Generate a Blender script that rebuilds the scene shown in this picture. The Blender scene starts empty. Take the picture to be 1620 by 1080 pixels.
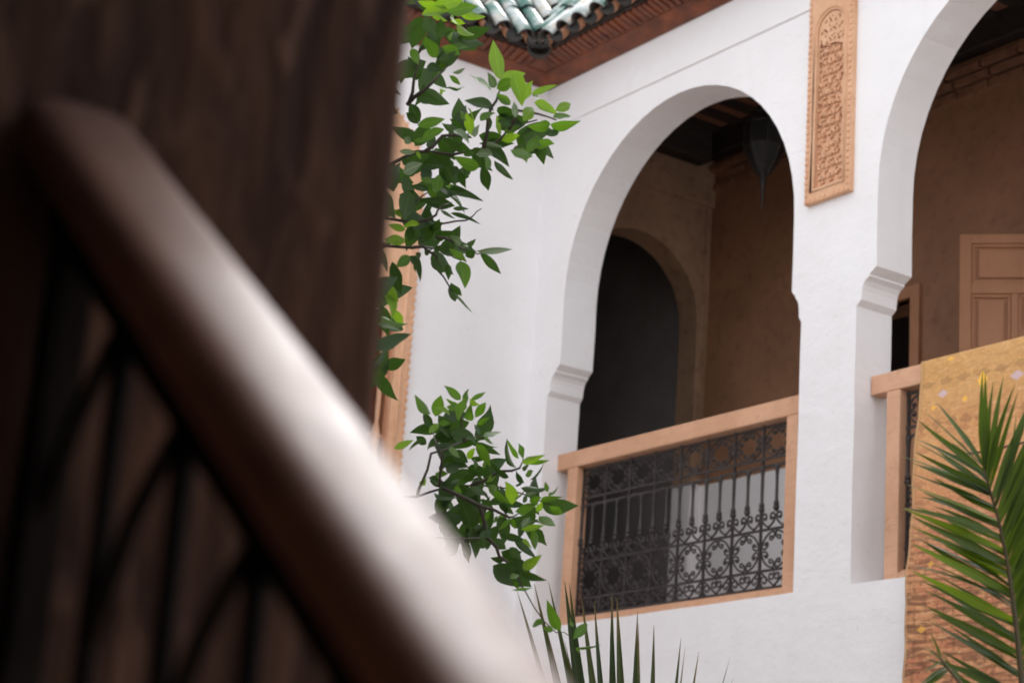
import bpy, bmesh, math, random
from mathutils import Vector, Matrix
from mathutils.geometry import tessellate_polygon
random.seed(11)
S = bpy.context.scene
COL = S.collection
R = math.radians
PI = math.pi

# ------------------------------------------------------------------ camera, world, sun, exposure
# x runs along the arcade wall, y into its gallery, z up; the lens is at the origin, the courtyard floor at z = -1.7
YAW, PITCH, ROLL, FPX = .97622909, .28484646, .07106767, 3259.6
GROUND = -1.7
cy_, sy_, cp_, sp_ = math.cos(YAW), math.sin(YAW), math.cos(PITCH), math.sin(PITCH)
FWD = Vector((-sy_*cp_, cy_*cp_, sp_))
_r = Vector((cy_, sy_, 0)); _u = _r.cross(FWD)
RIGHT = math.cos(ROLL)*_r + math.sin(ROLL)*_u
UP = -math.sin(ROLL)*_r + math.cos(ROLL)*_u
cam = bpy.data.cameras.new('camera')
cam_o = bpy.data.objects.new('camera', cam); COL.objects.link(cam_o)
cam_o.matrix_world = Matrix(((RIGHT.x, UP.x, -FWD.x, 0), (RIGHT.y, UP.y, -FWD.y, 0), (RIGHT.z, UP.z, -FWD.z, 0), (0, 0, 0, 1)))
cam.sensor_width = 36; cam.lens = FPX/1620*36
cam.clip_start = .02; cam.clip_end = 200
cam.dof.use_dof = True; cam.dof.focus_distance = 6.2; cam.dof.aperture_fstop = 4.2
S.camera = cam_o

SUN_EL, SUN_AZ = R(47), R(320)          # azimuth clockwise from +y
world = bpy.data.worlds.new('World'); S.world = world; world.use_nodes = True
wn, wl = world.node_tree.nodes, world.node_tree.links
for n in list(wn): wn.remove(n)
sky = wn.new('ShaderNodeTexSky'); sky.sky_type = 'NISHITA'; sky.sun_disc = False
sky.sun_elevation = SUN_EL; sky.sun_rotation = SUN_AZ
sky.air_density = 1.0; sky.dust_density = 3.0; sky.ozone_density = 1.0
hs = wn.new('ShaderNodeHueSaturation'); hs.inputs['Saturation'].default_value = .34
bg = wn.new('ShaderNodeBackground'); bg.inputs['Strength'].default_value = .15
wo = wn.new('ShaderNodeOutputWorld')
ov = wn.new('ShaderNodeMix'); ov.data_type = 'RGBA'; ov.inputs[0].default_value = .6   # bright even cloud over the clear sky
ov.inputs[7].default_value = (5.08, 5.05, 5.1, 1)
wl.new(sky.outputs[0], hs.inputs['Color']); wl.new(hs.outputs[0], ov.inputs[6]); wl.new(ov.outputs[2], bg.inputs[0]); wl.new(bg.outputs[0], wo.inputs[0])
sun = bpy.data.lights.new('sun', 'SUN'); sun.energy = .5; sun.angle = R(40); sun.color = (1, .985, .97)
sun_o = bpy.data.objects.new('sun', sun); COL.objects.link(sun_o)
sd = Vector((math.sin(SUN_AZ)*math.cos(SUN_EL), math.cos(SUN_AZ)*math.cos(SUN_EL), math.sin(SUN_EL)))
sun_o.rotation_euler = sd.to_track_quat('Z', 'Y').to_euler(); sun_o.location = (0, 3, 12)
S.view_settings.view_transform = 'Standard'; S.view_settings.look = 'None'
S.view_settings.exposure = 1.57; S.view_settings.gamma = 1.0; S.view_settings.use_curve_mapping = False
S.cycles.max_bounces = 10; S.cycles.diffuse_bounces = 7

def PX(px, py, dist):
    """a point of the place seen at that spot of the photograph, at its real distance"""
    d = FWD + RIGHT*((px-810)/FPX) - UP*((py-540)/FPX)
    return d.normalized()*dist

# ------------------------------------------------------------------ helpers
WL = {}
def wloc(o): return WL.get(o.name, Vector((0, 0, 0))) if o else Vector((0, 0, 0))
def tag(o, label=None, cat=None, group=None, kind=None):
    if label: o['label'] = label
    if cat: o['category'] = cat
    if group: o['group'] = group
    if kind: o['kind'] = kind
    return o
def thing(name, loc, label, cat, group=None):
    o = bpy.data.objects.new(name, None); COL.objects.link(o); o.location = loc
    o.empty_display_size = .1
    WL[o.name] = Vector(loc); return tag(o, label, cat, group)
def place(name, mesh, parent=None, M=None):
    o = bpy.data.objects.new(name, mesh); COL.objects.link(o)
    if parent: o.parent = parent
    M = M or Matrix()
    o.matrix_local = Matrix.Translation(-wloc(parent)) @ M
    WL[o.name] = M.to_translation()
    return o
class MB:
    def __init__(s): s.v = []; s.f = []; s.uv = None
    def add(s, vs, fs):
        n = len(s.v); s.v += [tuple(v) for v in vs]; s.f += [tuple(i+n for i in f) for f in fs]; return s
    def box(s, x0, x1, y0, y1, z0, z1):
        return s.add([(x0,y0,z0),(x1,y0,z0),(x1,y1,z0),(x0,y1,z0),(x0,y0,z1),(x1,y0,z1),(x1,y1,z1),(x0,y1,z1)],
              [(0,3,2,1),(4,5,6,7),(0,1,5,4),(1,2,6,5),(2,3,7,6),(3,0,4,7)])
    def prism(s, poly, axis, d0, d1):
        """poly: 2D outline (CCW or CW) in the plane across axis, swept from d0 to d1"""
        def P(p, d): return {'x': (d,p[0],p[1]), 'y': (p[0],d,p[1]), 'z': (p[0],p[1],d)}[axis]
        n = len(poly)
        return s.add([P(p,d0) for p in poly]+[P(p,d1) for p in poly],
              [tuple(range(n))[::-1], tuple(range(n,2*n))]+[(i,(i+1)%n,(i+1)%n+n,i+n) for i in range(n)])
    def tube(s, pts, r, seg=6, closed=False, caps=True, flat=1.0):
        pts = [Vector(p) for p in pts]; n = len(pts)
        rs = r if isinstance(r, (list, tuple)) else [r]*n
        ring = []; up = None
        for i in range(n):
            a = pts[(i-1) % n] if (closed or i) else pts[i]
            b = pts[(i+1) % n] if (closed or i < n-1) else pts[i]
            t = (b-a).normalized()
            if up is None:
                up = Vector((0,0,1)) if abs(t.z) < .9 else Vector((1,0,0))
            side = t.cross(up).normalized(); up = side.cross(t).normalized()
            ring.append([pts[i]+rs[i]*(math.cos(2*PI*k/seg)*side+flat*math.sin(2*PI*k/seg)*up) for k in range(seg)])
        vs = [p for q in ring for p in q]; fs = []
        for i in range(n if closed else n-1):
            j = (i+1) % n
            for k in range(seg):
                l = (k+1) % seg
                fs.append((i*seg+k, i*seg+l, j*seg+l, j*seg+k))
        if caps and not closed:
            fs.append(tuple(range(seg))[::-1]); fs.append(tuple((n-1)*seg+k for k in range(seg)))
        return s.add(vs, fs)
    def lathe(s, prof, c, seg=12):
        n = len(prof); vs = []; fs = []
        for r, z in prof:
            for k in range(seg):
                vs.append((c[0]+r*math.cos(2*PI*k/seg), c[1]+r*math.sin(2*PI*k/seg), c[2]+z))
        for i in range(n-1):
            for k in range(seg):
                l = (k+1) % seg
                fs.append((i*seg+k, i*seg+l, (i+1)*seg+l, (i+1)*seg+k))
        fs.append(tuple(range(seg))[::-1]); fs.append(tuple((n-1)*seg+k for k in range(seg)))
        return s.add(vs, fs)
    def mesh(s, name, m, off=Vector((0,0,0)), smooth=False):
        me = bpy.data.meshes.new(name)
        me.from_pydata([(v[0]-off.x, v[1]-off.y, v[2]-off.z) for v in s.v], [], s.f)
        if s.uv:
            l = me.uv_layers.new(name='UVMap')
            for p in me.polygons:
                for li in p.loop_indices: l.data[li].uv = s.uv[me.loops[li].vertex_index]
        bm = bmesh.new(); bm.from_mesh(me); bmesh.ops.recalc_face_normals(bm, faces=bm.faces); bm.to_mesh(me); bm.free()
        me.materials.append(m)
        if smooth:
            for p in me.polygons: p.use_smooth = True
        me.update(); return me
    def obj(s, name, m, parent=None, smooth=False, bevel=0, seg=2, at=None, angle=40):
        """one mesh object; its origin sits at `at` (or at its parent's base)"""
        off = Vector(at) if at is not None else wloc(parent)
        o = place(name, s.mesh(name, m, off, smooth), parent, Matrix.Translation(off))
        if bevel:
            b = o.modifiers.new('edge', 'BEVEL'); b.width = bevel; b.segments = seg; b.limit_method = 'ANGLE'; b.angle_limit = R(angle)
        if smooth and bevel == 0 and angle != 40:
            pass
        return o
def dup(root, off, label):
    def cp(o, par):
        c = o.copy(); COL.objects.link(c)
        if par: c.parent = par
        for ch in kids.get(o.name, ()): cp(ch, c)
        return c
    kids = {}
    for o in COL.objects:
        if o.parent: kids.setdefault(o.parent.name, []).append(o)
    r = cp(root, None); r.location = root.location+Vector(off); r['label'] = label
    return r

# ------------------------------------------------------------------ materials
class NT:
    def __init__(s, name):
        s.m = bpy.data.materials.new(name); s.m.use_nodes = True
        s.n, s.l = s.m.node_tree.nodes, s.m.node_tree.links
        s.b = s.n['Principled BSDF']; s.out = s.n['Material Output']
    def node(s, t, **kw):
        n = s.n.new(t)
        for k, v in kw.items(): setattr(n, k, v)
        return n
    def put(s, sock, v):
        if hasattr(v, 'is_output'): s.l.new(v, sock)
        else: sock.default_value = v
    def math(s, op, a, b=0.0, c=None):
        n = s.node('ShaderNodeMath', operation=op); s.put(n.inputs[0], a); s.put(n.inputs[1], b)
        if c is not None: s.put(n.inputs[2], c)
        return n.outputs[0]
    def mix(s, f, a, b, blend='MIX'):
        n = s.node('ShaderNodeMix', data_type='RGBA', blend_type=blend)
        s.put(n.inputs[0], f); s.put(n.inputs[6], a); s.put(n.inputs[7], b); return n.outputs[2]
    def coord(s, kind='Object', scale=(1,1,1)):
        t = s.node('ShaderNodeTexCoord'); mp = s.node('ShaderNodeMapping'); mp.inputs['Scale'].default_value = scale
        s.l.new(t.outputs[kind], mp.inputs[0]); return mp.outputs[0]
    def geo(s, scale=(1,1,1)):
        t = s.node('ShaderNodeNewGeometry'); mp = s.node('ShaderNodeMapping'); mp.inputs['Scale'].default_value = scale
        s.l.new(t.outputs['Position'], mp.inputs[0]); return mp.outputs[0]
    def noise(s, vec, scale, detail=4, rough=.55, dist=0):
        n = s.node('ShaderNodeTexNoise'); s.l.new(vec, n.inputs['Vector'])
        n.inputs['Scale'].default_value = scale; n.inputs['Detail'].default_value = detail
        n.inputs['Roughness'].default_value = rough; n.inputs['Distortion'].default_value = dist
        return n.outputs['Fac']
    def ramp(s, f, stops, interp='LINEAR'):
        n = s.node('ShaderNodeValToRGB'); n.color_ramp.interpolation = interp
        e = n.color_ramp.elements
        while len(e) < len(stops): e.new(.5)
        for el, (p, c) in zip(e, stops):
            el.position = p; el.color = (c[0], c[1], c[2], 1) if not isinstance(c, float) else (c, c, c, 1)
        s.put(n.inputs[0], f); return n.outputs[0]
    def bump(s, h, strength=.3, dist=.01):
        n = s.node('ShaderNodeBump'); n.inputs['Strength'].default_value = strength; n.inputs['Distance'].default_value = dist
        s.l.new(h, n.inputs['Height']); s.l.new(n.outputs[0], s.b.inputs['Normal']); return n
    def set(s, **kw):
        for k, v in kw.items():
            s.put(s.b.inputs[k.replace('_', ' ')], v)
        return s
def C(r, g, b): return (r, g, b, 1)

def m_plaster():
    t = NT('white_plaster'); g = t.geo()
    big = t.noise(g, 1.3, 3); mid = t.noise(g, 9, 4); fine = t.noise(g, 70, 4)
    streak = t.noise(t.geo((6, 6, .5)), 1.5, 4)
    c = t.mix(t.ramp(big, [(.3, 0.0), (.75, 1.0)]), C(.80,.785,.79), C(.845,.835,.845))
    c = t.mix(t.math('MULTIPLY', t.ramp(streak, [(.55, 0.0), (.8, 1.0)]), .35), c, C(.74,.715,.705))
    c = t.mix(t.math('MULTIPLY', t.ramp(mid, [(.62, 0.0), (.78, 1.0)]), .25), c, C(.72,.69,.67))
    vo = t.node('ShaderNodeTexVoronoi', feature='DISTANCE_TO_EDGE'); t.l.new(t.geo((1, 1, .8)), vo.inputs['Vector']); vo.inputs['Scale'].default_value = .9
    wob = t.noise(g, 5, 5); crack = t.ramp(t.math('ADD', vo.outputs['Distance'], t.math('MULTIPLY', t.math('SUBTRACT', wob, .5), .16)), [(.0, 1.0), (.003, 0.0)])
    c = t.mix(t.math('MULTIPLY', crack, t.math('MULTIPLY', t.ramp(big, [(.55, 0.0), (.65, 1.0)]), .12)), c, C(.60,.57,.55))
    spots = t.noise(g, 26, 2); c = t.mix(t.math('MULTIPLY', t.ramp(spots, [(.70, 0.0), (.76, 1.0)]), .35), c, C(.60,.56,.53))
    t.set(Base_Color=c, Roughness=.75)
    tro = t.noise(t.geo((1, 1, 2.2)), 3.5, 3, .5, .8)
    h = t.math('ADD', t.math('MULTIPLY', big, .9), t.math('ADD', t.math('MULTIPLY', mid, .26), t.math('ADD', t.math('MULTIPLY', tro, .22), t.math('MULTIPLY', fine, .05))))
    t.bump(h, .42, .05); return t.m
def m_brown_wall(name, split=None, k=(1, 1, 1)):
    """brown lime plaster, with white paint below `split`"""
    t = NT(name); g = t.geo()
    big = t.noise(g, 2.2, 5, .6); mid = t.noise(g, 14, 5); fine = t.noise(g, 90, 3)
    c = t.mix(t.ramp(big, [(.3, 0.0), (.7, 1.0)]), C(.25*k[0],.125*k[1],.068*k[2]), C(.37*k[0],.19*k[1],.104*k[2]))
    c = t.mix(t.math('MULTIPLY', t.ramp(mid, [(.5, 0.0), (.75, 1.0)]), .5), c, C(.14,.062,.032))
    if split is not None:
        sx = t.node('ShaderNodeSeparateXYZ'); t.l.new(g, sx.inputs[0])
        z = t.math('ADD', sx.outputs[2], t.math('MULTIPLY', t.math('SUBTRACT', mid, .5), .012))
        c = t.mix(t.math('LESS_THAN', z, split), c, t.mix(big, C(.86,.84,.85), C(.90,.88,.885)))
    t.set(Base_Color=c, Roughness=.6)
    t.bump(t.math('ADD', big, t.math('ADD', t.math('MULTIPLY', mid, .3), t.math('MULTIPLY', fine, .08))), .5, .02)
    return t.m
def m_simple(name, c1, c2, rough=.5, scale=6, stretch=(1,1,1), bump=.2, bd=.004, metal=0.0, detail=5, lo=.35, hi=.7):
    t = NT(name); v = t.geo(stretch); n = t.noise(v, scale, detail, .6); f = t.noise(v, scale*9, 3)
    c = t.mix(t.ramp(n, [(lo, 0.0), (hi, 1.0)]), C(*c1), C(*c2))
    t.set(Base_Color=c, Roughness=rough, Metallic=metal)
    if bump: t.bump(t.math('ADD', n, t.math('MULTIPLY', f, .25)), bump, bd)
    return t.m
def m_paint(name, c1, c2, dirt, rough=.5, grain=(3, 30, 30), amount=.55):
    t = NT(name); g = t.geo(); n = t.noise(g, 3.5, 5, .6); gr = t.noise(t.geo(grain), 2.5, 4); w = t.noise(g, 19, 5, .7); sp = t.noise(g, 55, 2)
    c = t.mix(t.ramp(n, [(.35, 0.0), (.68, 1.0)]), C(*c1), C(*c2))
    c = t.mix(t.math('MULTIPLY', t.ramp(gr, [(.5, 0.0), (.78, 1.0)]), .35), c, C(*dirt))
    c = t.mix(t.math('MULTIPLY', t.ramp(w, [(.56, 0.0), (.74, 1.0)]), amount), c, C(*dirt))
    c = t.mix(t.math('MULTIPLY', t.ramp(sp, [(.70, 0.0), (.75, 1.0)]), .5), c, C(*[x*.55 for x in dirt]))
    t.set(Base_Color=c, Roughness=t.ramp(w, [(.3, rough-.08), (.7, rough+.15)]))
    t.bump(t.math('ADD', gr, t.math('ADD', t.math('MULTIPLY', w, .6), t.math('MULTIPLY', n, .5))), .35, .004); return t.m
def m_pillar():
    t = NT('rough_brown_plaster'); v = t.geo((9, 9, 2.2))
    n = t.noise(v, 1.7, 3, .5, 1.0); n2 = t.noise(t.geo((4, 13, 3.0)), 2.6, 2, .5, .6); fine = t.noise(t.geo((8,30,4)), 6, 4)
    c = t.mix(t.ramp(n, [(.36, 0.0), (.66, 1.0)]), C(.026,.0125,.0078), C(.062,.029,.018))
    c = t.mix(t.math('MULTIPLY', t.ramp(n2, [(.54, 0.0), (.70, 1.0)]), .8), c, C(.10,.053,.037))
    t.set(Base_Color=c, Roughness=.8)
    t.b.inputs['Specular IOR Level'].default_value = .12
    t.bump(t.math('ADD', n, t.math('ADD', n2, t.math('MULTIPLY', fine, .2))), .6, .015); return t.m
def m_handrail():
    t = NT('varnished_wood'); v = t.geo((3, 20, 20)); n = t.noise(v, 3, 5)
    t.set(Base_Color=t.mix(n, t.mix(t.ramp(t.noise(t.geo((2, 9, 9)), 4, 5), [(.42, 0.0), (.62, 1.0)]), C(.105,.040,.022), C(.15,.062,.038)), C(.20,.092,.060)), Roughness=t.ramp(t.noise(t.geo((5, 16, 16)), 2.5, 4), [(.3, .50), (.7, .64)]))
    t.b.inputs['IOR'].default_value = 1.45
    t.b.inputs['Coat Weight'].default_value = .5; t.b.inputs['Coat Roughness'].default_value = .5; t.b.inputs['Coat IOR'].default_value = 1.5
    return t.m
def m_glaze():
    t = NT('green_glazed_tile'); oi = t.node('ShaderNodeObjectInfo'); g = t.geo()
    n = t.noise(g, 9, 5, .65); n2 = t.noise(g, 40, 3)
    green = t.mix(t.ramp(n2, [(.35, 0.0), (.7, 1.0)]), C(.012,.085,.065), C(.035,.19,.14))
    worn = t.mix(t.ramp(t.noise(g, 17, 4), [(.45, 0.0), (.7, 1.0)]), C(.55,.58,.58), C(.50,.40,.30))
    k = t.math('ADD', t.ramp(n, [(.36, 0.0), (.60, 1.0)]), t.math('MULTIPLY', t.math('SUBTRACT', oi.outputs['Random'], .48), .9))
    t.set(Base_Color=t.mix(k, green, worn), Roughness=.34)
    t.b.inputs['Coat Weight'].default_value = .4; t.b.inputs['Coat Roughness'].default_value = .2
    t.bump(t.math('ADD', n, n2), .15, .004); return t.m
def m_leaf(name, top, top2, under, trans, tw=.38, rough=.32, tips=False):
    t = NT(name); oi = t.node('ShaderNodeObjectInfo'); g = t.geo(); n = t.noise(g, 22, 3)
    geo = t.node('ShaderNodeNewGeometry')
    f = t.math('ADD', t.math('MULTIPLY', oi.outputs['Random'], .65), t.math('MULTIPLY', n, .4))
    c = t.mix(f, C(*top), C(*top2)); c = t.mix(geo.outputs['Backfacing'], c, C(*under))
    tu = t.node('ShaderNodeTexCoord'); su = t.node('ShaderNodeSeparateXYZ'); t.l.new(tu.outputs['UV'], su.inputs[0])
    rib = t.math('LESS_THAN', t.math('ABSOLUTE', t.math('SUBTRACT', su.outputs[0], .5)), .045)
    c = t.mix(t.math('MULTIPLY', rib, .45), c, C(*[min(1, x*2.2+.02) for x in top2]))
    blot = t.noise(g, 60, 3); c = t.mix(t.math('MULTIPLY', t.ramp(blot, [(.64, 0.0), (.74, 1.0)]), .35), c, C(top2[0]*2.2, top2[1]*1.3, top2[2]))
    if tips: c = t.mix(t.math('MULTIPLY', t.ramp(t.math('ADD', su.outputs[1], t.math('MULTIPLY', t.math('SUBTRACT', oi.outputs['Random'], .5), .16)), [(.88, 0.0), (.97, 1.0)]), .85), c, C(.19,.12,.05))
    t.set(Base_Color=c, Roughness=rough)
    t.b.inputs['Specular IOR Level'].default_value = .32
    tr = t.node('ShaderNodeBsdfTranslucent'); t.put(tr.inputs[0], t.mix(f, C(*trans), C(*[x*1.25 for x in trans])))
    ms = t.node('ShaderNodeMixShader'); ms.inputs[0].default_value = tw
    t.l.new(t.b.outputs[0], ms.inputs[1]); t.l.new(tr.outputs[0], ms.inputs[2]); t.l.new(ms.outputs[0], t.out.inputs[0])
    return t.m
def m_glass():
    t = NT('dusty_lantern_glass'); t.set(Base_Color=C(.02,.023,.023), Roughness=.6)
    t.b.inputs['Transmission Weight'].default_value = .7; return t.m
def m_rug():
    t = NT('woven_rug'); tc = t.node('ShaderNodeTexCoord'); sp = t.node('ShaderNodeSeparateXYZ'); t.l.new(tc.outputs['UV'], sp.inputs[0])
    uv = tc.outputs['UV']; nz = t.noise(uv, 14, 3); n3 = t.noise(uv, 45, 3); big = t.noise(uv, 3.5, 4)
    u = sp.outputs[0]; v0 = sp.outputs[1]
    v = t.math('ADD', v0, t.math('MULTIPLY', t.math('SUBTRACT', nz, .5), .022))
    base = t.ramp(t.math('MULTIPLY', v, .55), [(0, (.40,.235,.065)), (.10, (.42,.245,.075)), (.16, (.37,.18,.060)), (.22, (.42,.22,.075)),
             (.32, (.40,.185,.075)), (.42, (.36,.13,.060)), (.56, (.31,.10,.050)), (1, (.26,.082,.046))])
    base = t.mix(t.math('MULTIPLY', t.ramp(big, [(.4, 0.0), (.7, 1.0)]), .4), base, C(.47,.30,.12))
    # short woven blocks, in rows, coarser and redder towards the bottom
    def blocks(sc, bw, rh, c1, c2, mo):
        mp = t.node('ShaderNodeCombineXYZ'); t.l.new(t.math('ADD', u, t.math('MULTIPLY', t.math('SUBTRACT', n3, .5), .05)), mp.inputs[0]); t.l.new(t.math('ADD', v, t.math('MULTIPLY', t.math('SUBTRACT', n3, .5), .014)), mp.inputs[1])
        b = t.node('ShaderNodeTexBrick', offset=.5, squash=1.0)
        t.l.new(mp.outputs[0], b.inputs['Vector']); b.inputs['Scale'].default_value = sc
        b.inputs['Brick Width'].default_value = bw; b.inputs['Row Height'].default_value = rh
        b.inputs['Mortar Size'].default_value = mo; b.inputs['Mortar Smooth'].default_value = 1.0; b.inputs['Bias'].default_value = -.1
        b.inputs['Color1'].default_value = c1; b.inputs['Color2'].default_value = c2; b.inputs['Mortar'].default_value = C(.17,.078,.032)
        return b.outputs['Color']
    lower = t.mix(.5, blocks(1, .11, .066, C(.50,.27,.12), C(.34,.085,.045), .016), blocks(1, .06, .033, C(.46,.26,.11), C(.30,.10,.045), .008))
    lower = t.mix(t.math('MULTIPLY', t.ramp(n3, [(.5, 0.0), (.72, 1.0)]), .45), lower, C(.42,.25,.10))
    upper = t.mix(t.ramp(t.noise(uv, 30, 4, .7, 1.5), [(.35, 0.0), (.65, 1.0)]), C(.33,.165,.055), C(.54,.34,.13))
    mpb = t.node('ShaderNodeMapping'); mpb.inputs['Scale'].default_value = (9, 34, 1); t.l.new(uv, mpb.inputs[0])
    upper = t.mix(t.math('MULTIPLY', t.ramp(t.noise(mpb.outputs[0], 1.6, 4, .65, .8), [(.50, 0.0), (.66, 1.0)]), .75), upper, C(.20,.088,.030))
    c = t.mix(t.math('MULTIPLY', t.ramp(n3, [(.3, 0.0), (.6, 1.0)]), .5), base, upper)
    low_f = t.ramp(t.math('ADD', v, t.math('MULTIPLY', t.math('SUBTRACT', big, .5), .3)), [(.62, 0.0), (.95, 1.0)])
    c = t.mix(t.math('MULTIPLY', low_f, .85), c, lower)
    mpc = t.node('ShaderNodeMapping'); mpc.inputs['Scale'].default_value = (5, 26, 1); t.l.new(uv, mpc.inputs[0])
    c = t.mix(t.math('MULTIPLY', low_f, t.math('MULTIPLY', t.ramp(t.noise(mpc.outputs[0], 1.3, 3, .6, .5), [(.50, 0.0), (.60, 1.0)]), .7)), c, C(.105,.046,.022))
    c = t.mix(t.math('MULTIPLY', t.ramp(t.noise(mpc.outputs[0], 2.1, 3, .6, .5), [(.58, 0.0), (.66, 1.0)]), .5), c, C(.50,.34,.17))
    # rows of brown diamonds
    for vc, per, hgt, colr in ((.115, .11, .024, C(.20,.105,.04)), (.32, .085, .03, C(.165,.070,.035)), (.36, .085, .02, C(.27,.10,.045)),
                               (.44, .12, .022, C(.24,.095,.045)), (.60, .10, .02, C(.22,.08,.04)), (.69, .12, .022, C(.2,.085,.04))):
        tri = t.math('ABSOLUTE', t.math('SUBTRACT', t.math('FRACT', t.math('DIVIDE', u, per)), .5))
        dv = t.math('DIVIDE', t.math('ABSOLUTE', t.math('SUBTRACT', v, vc)), hgt*2)
        dsum = t.math('ADD', t.math('ADD', tri, dv), t.math('MULTIPLY', t.math('SUBTRACT', n3, .5), .5))
        c = t.mix(t.math('MULTIPLY', t.math('LESS_THAN', dsum, .44), .38), c, colr)
    ln = t.math('LESS_THAN', t.math('ABSOLUTE', t.math('SUBTRACT', v0, .49)), .006)
    c = t.mix(t.math('MULTIPLY', ln, t.math('GREATER_THAN', u, .22)), c, C(.07,.03,.03))
    # single embroidered motifs
    for uu, vv, ru, rv, colr in ((.15,.175,.038,.024,C(.42,.36,.46)), (.585,.165,.05,.028,C(.42,.36,.46)), (.095,.235,.02,.016,C(.62,.36,.012)),
                                 (.285,.225,.022,.018,C(.64,.40,.015)), (.385,.15,.034,.05,C(.74,.46,.012)), (.19,.012,.028,.014,C(.62,.37,.02)),
                                 (.46,.60,.03,.02,C(.55,.33,.03)), (.14,.98,.022,.018,C(.58,.33,.03)), (.10,1.27,.03,.02,C(.58,.33,.03)), (.75,.25,.03,.02,C(.62,.37,.02))):
        du = t.math('DIVIDE', t.math('ABSOLUTE', t.math('SUBTRACT', u, uu)), ru)
        dv = t.math('DIVIDE', t.math('ABSOLUTE', t.math('SUBTRACT', v0, vv)), rv)
        dd = t.math('ADD', t.math('ADD', du, dv), t.math('MULTIPLY', t.math('SUBTRACT', n3, .5), .6))
        c = t.mix(t.math('MULTIPLY', t.ramp(dd, [(.7, 1.0), (1.15, 0.0)]), .72), c, colr)
    edge = t.math('LESS_THAN', u, .014)
    c = t.mix(t.math('MULTIPLY', edge, .6), c, C(.50,.34,.16))
    c = t.mix(.25, c, t.mix(n3, C(.2,.1,.04), C(.6,.4,.2)), 'OVERLAY')
    hsv = t.node('ShaderNodeHueSaturation'); hsv.inputs['Value'].default_value = 1.7; hsv.inputs['Saturation'].default_value = .95; hsv.inputs['Hue'].default_value = .497; t.l.new(c, hsv.inputs['Color']); c = hsv.outputs[0]
    t.set(Base_Color=c, Roughness=.9)
    w = t.node('ShaderNodeTexWave'); t.l.new(uv, w.inputs[0]); w.inputs['Scale'].default_value = 60; w.bands_direction = 'Y'; w.inputs['Distortion'].default_value = 2
    t.bump(t.math('ADD', t.math('MULTIPLY', w.outputs['Fac'], .5), t.math('ADD', n3, nz)), .6, .006)
    return t.m

M_PL = m_plaster()
M_BRW = m_brown_wall('brown_lime_plaster', 2.915)
M_BRC = m_brown_wall('dusty_pink_plaster', 2.915, (1.15, 1.45, 1.7))
M_SAL = m_paint('salmon_paint', (.57,.315,.185), (.67,.385,.24), (.42,.22,.125))
M_CARV = m_paint('carved_salmon_plaster', (.63,.355,.205), (.73,.445,.28), (.46,.235,.13), .7, (12, 12, 12))
M_DOOR = m_simple('painted_door', (.40,.185,.092), (.48,.23,.12), .6, 5, (1,1,.4), bump=.15)
M_CASE = m_simple('door_casing_paint', (.40,.19,.10), (.48,.24,.135), .55, 5, bump=.1)
M_CED = m_simple('red_cedar', (.070,.017,.007), (.26,.070,.022), .55, 7, (1,1,3), bump=.5, detail=7, lo=.3, hi=.72)
M_JOI = m_simple('dark_beam_wood', (.020,.015,.013), (.04,.03,.025), .6, 6, (4,1,4), bump=.3)
M_PLK = m_simple('ceiling_plank_wood', (.23,.098,.06), (.33,.15,.095), .6, 6, (4,1,4), bump=.3)
M_BRK = m_simple('old_brick', (.20,.095,.052), (.31,.16,.095), .85, 16, bump=.15)
M_IRON = m_simple('dark_wrought_iron', (.022,.018,.017), (.048,.039,.037), .5, 30, bump=.3, bd=.002, metal=.1)
M_BLK = m_simple('black_iron', (.008,.0065,.006), (.013,.0105,.0095), .95, 20, bump=.1)
M_BLK.node_tree.nodes['Principled BSDF'].inputs['Specular IOR Level'].default_value = .02
M_TERR = m_simple('terracotta', (.40,.19,.10), (.56,.30,.18), .8, 14, bump=.4)
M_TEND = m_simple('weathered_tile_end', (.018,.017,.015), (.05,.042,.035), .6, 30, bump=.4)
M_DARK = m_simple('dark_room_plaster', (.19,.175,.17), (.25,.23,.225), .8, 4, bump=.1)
M_FLOOR = m_simple('terracotta_floor', (.40,.24,.15), (.50,.31,.20), .5, 3, bump=.1)
M_GFL = m_simple('pale_floor_tile', (.74,.60,.47), (.82,.69,.56), .4, 3, bump=.1)
M_GND = m_simple('courtyard_paving', (.46,.41,.36), (.56,.50,.44), .5, 3, bump=.1)
M_GAR = m_simple('added_wall_grey_brown', (.17,.11,.085), (.24,.16,.125), .75, 3, bump=.2)
M_PIL = m_pillar(); M_RAILW = m_handrail(); M_GLZ = m_glaze(); M_GLS = m_glass(); M_RUG = m_rug()
M_LDK = m_leaf('orange_leaf_shaded', (.008,.026,.004), (.019,.048,.006), (.034,.062,.018), (.055,.14,.008), .22, .5)  # dark leaf green with shade put into the colour
M_LMD = m_leaf('orange_leaf', (.020,.060,.005), (.040,.098,.008), (.055,.10,.024), (.13,.28,.012), .36, .4)
M_LYG = m_leaf('orange_leaf_lit', (.055,.130,.008), (.085,.175,.011), (.085,.15,.026), (.24,.42,.015), .44, .34)  # bright leaf green with light put into the colour
M_LPL = m_leaf('orange_leaf_pale', (.10,.15,.085), (.17,.21,.13), (.09,.13,.07), (.10,.19,.04), .22, .25)
M_PLM = m_leaf('palm_leaflet', (.023,.042,.007), (.048,.080,.010), (.045,.078,.016), (.13,.22,.010), .24, .42, True)
M_PLY = m_leaf('palm_leaflet_light', (.06,.105,.009), (.095,.15,.011), (.09,.13,.02), (.24,.36,.014), .36, .42, True)
M_FAN = m_leaf('spiky_palm_blade', (.014,.026,.012), (.026,.044,.016), (.05,.06,.02), (.06,.10,.02), .15, .4, True)
M_BARK = m_simple('bark', (.06,.045,.032), (.12,.09,.065), .8, 30, (1,1,.4), bump=.6)
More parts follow.
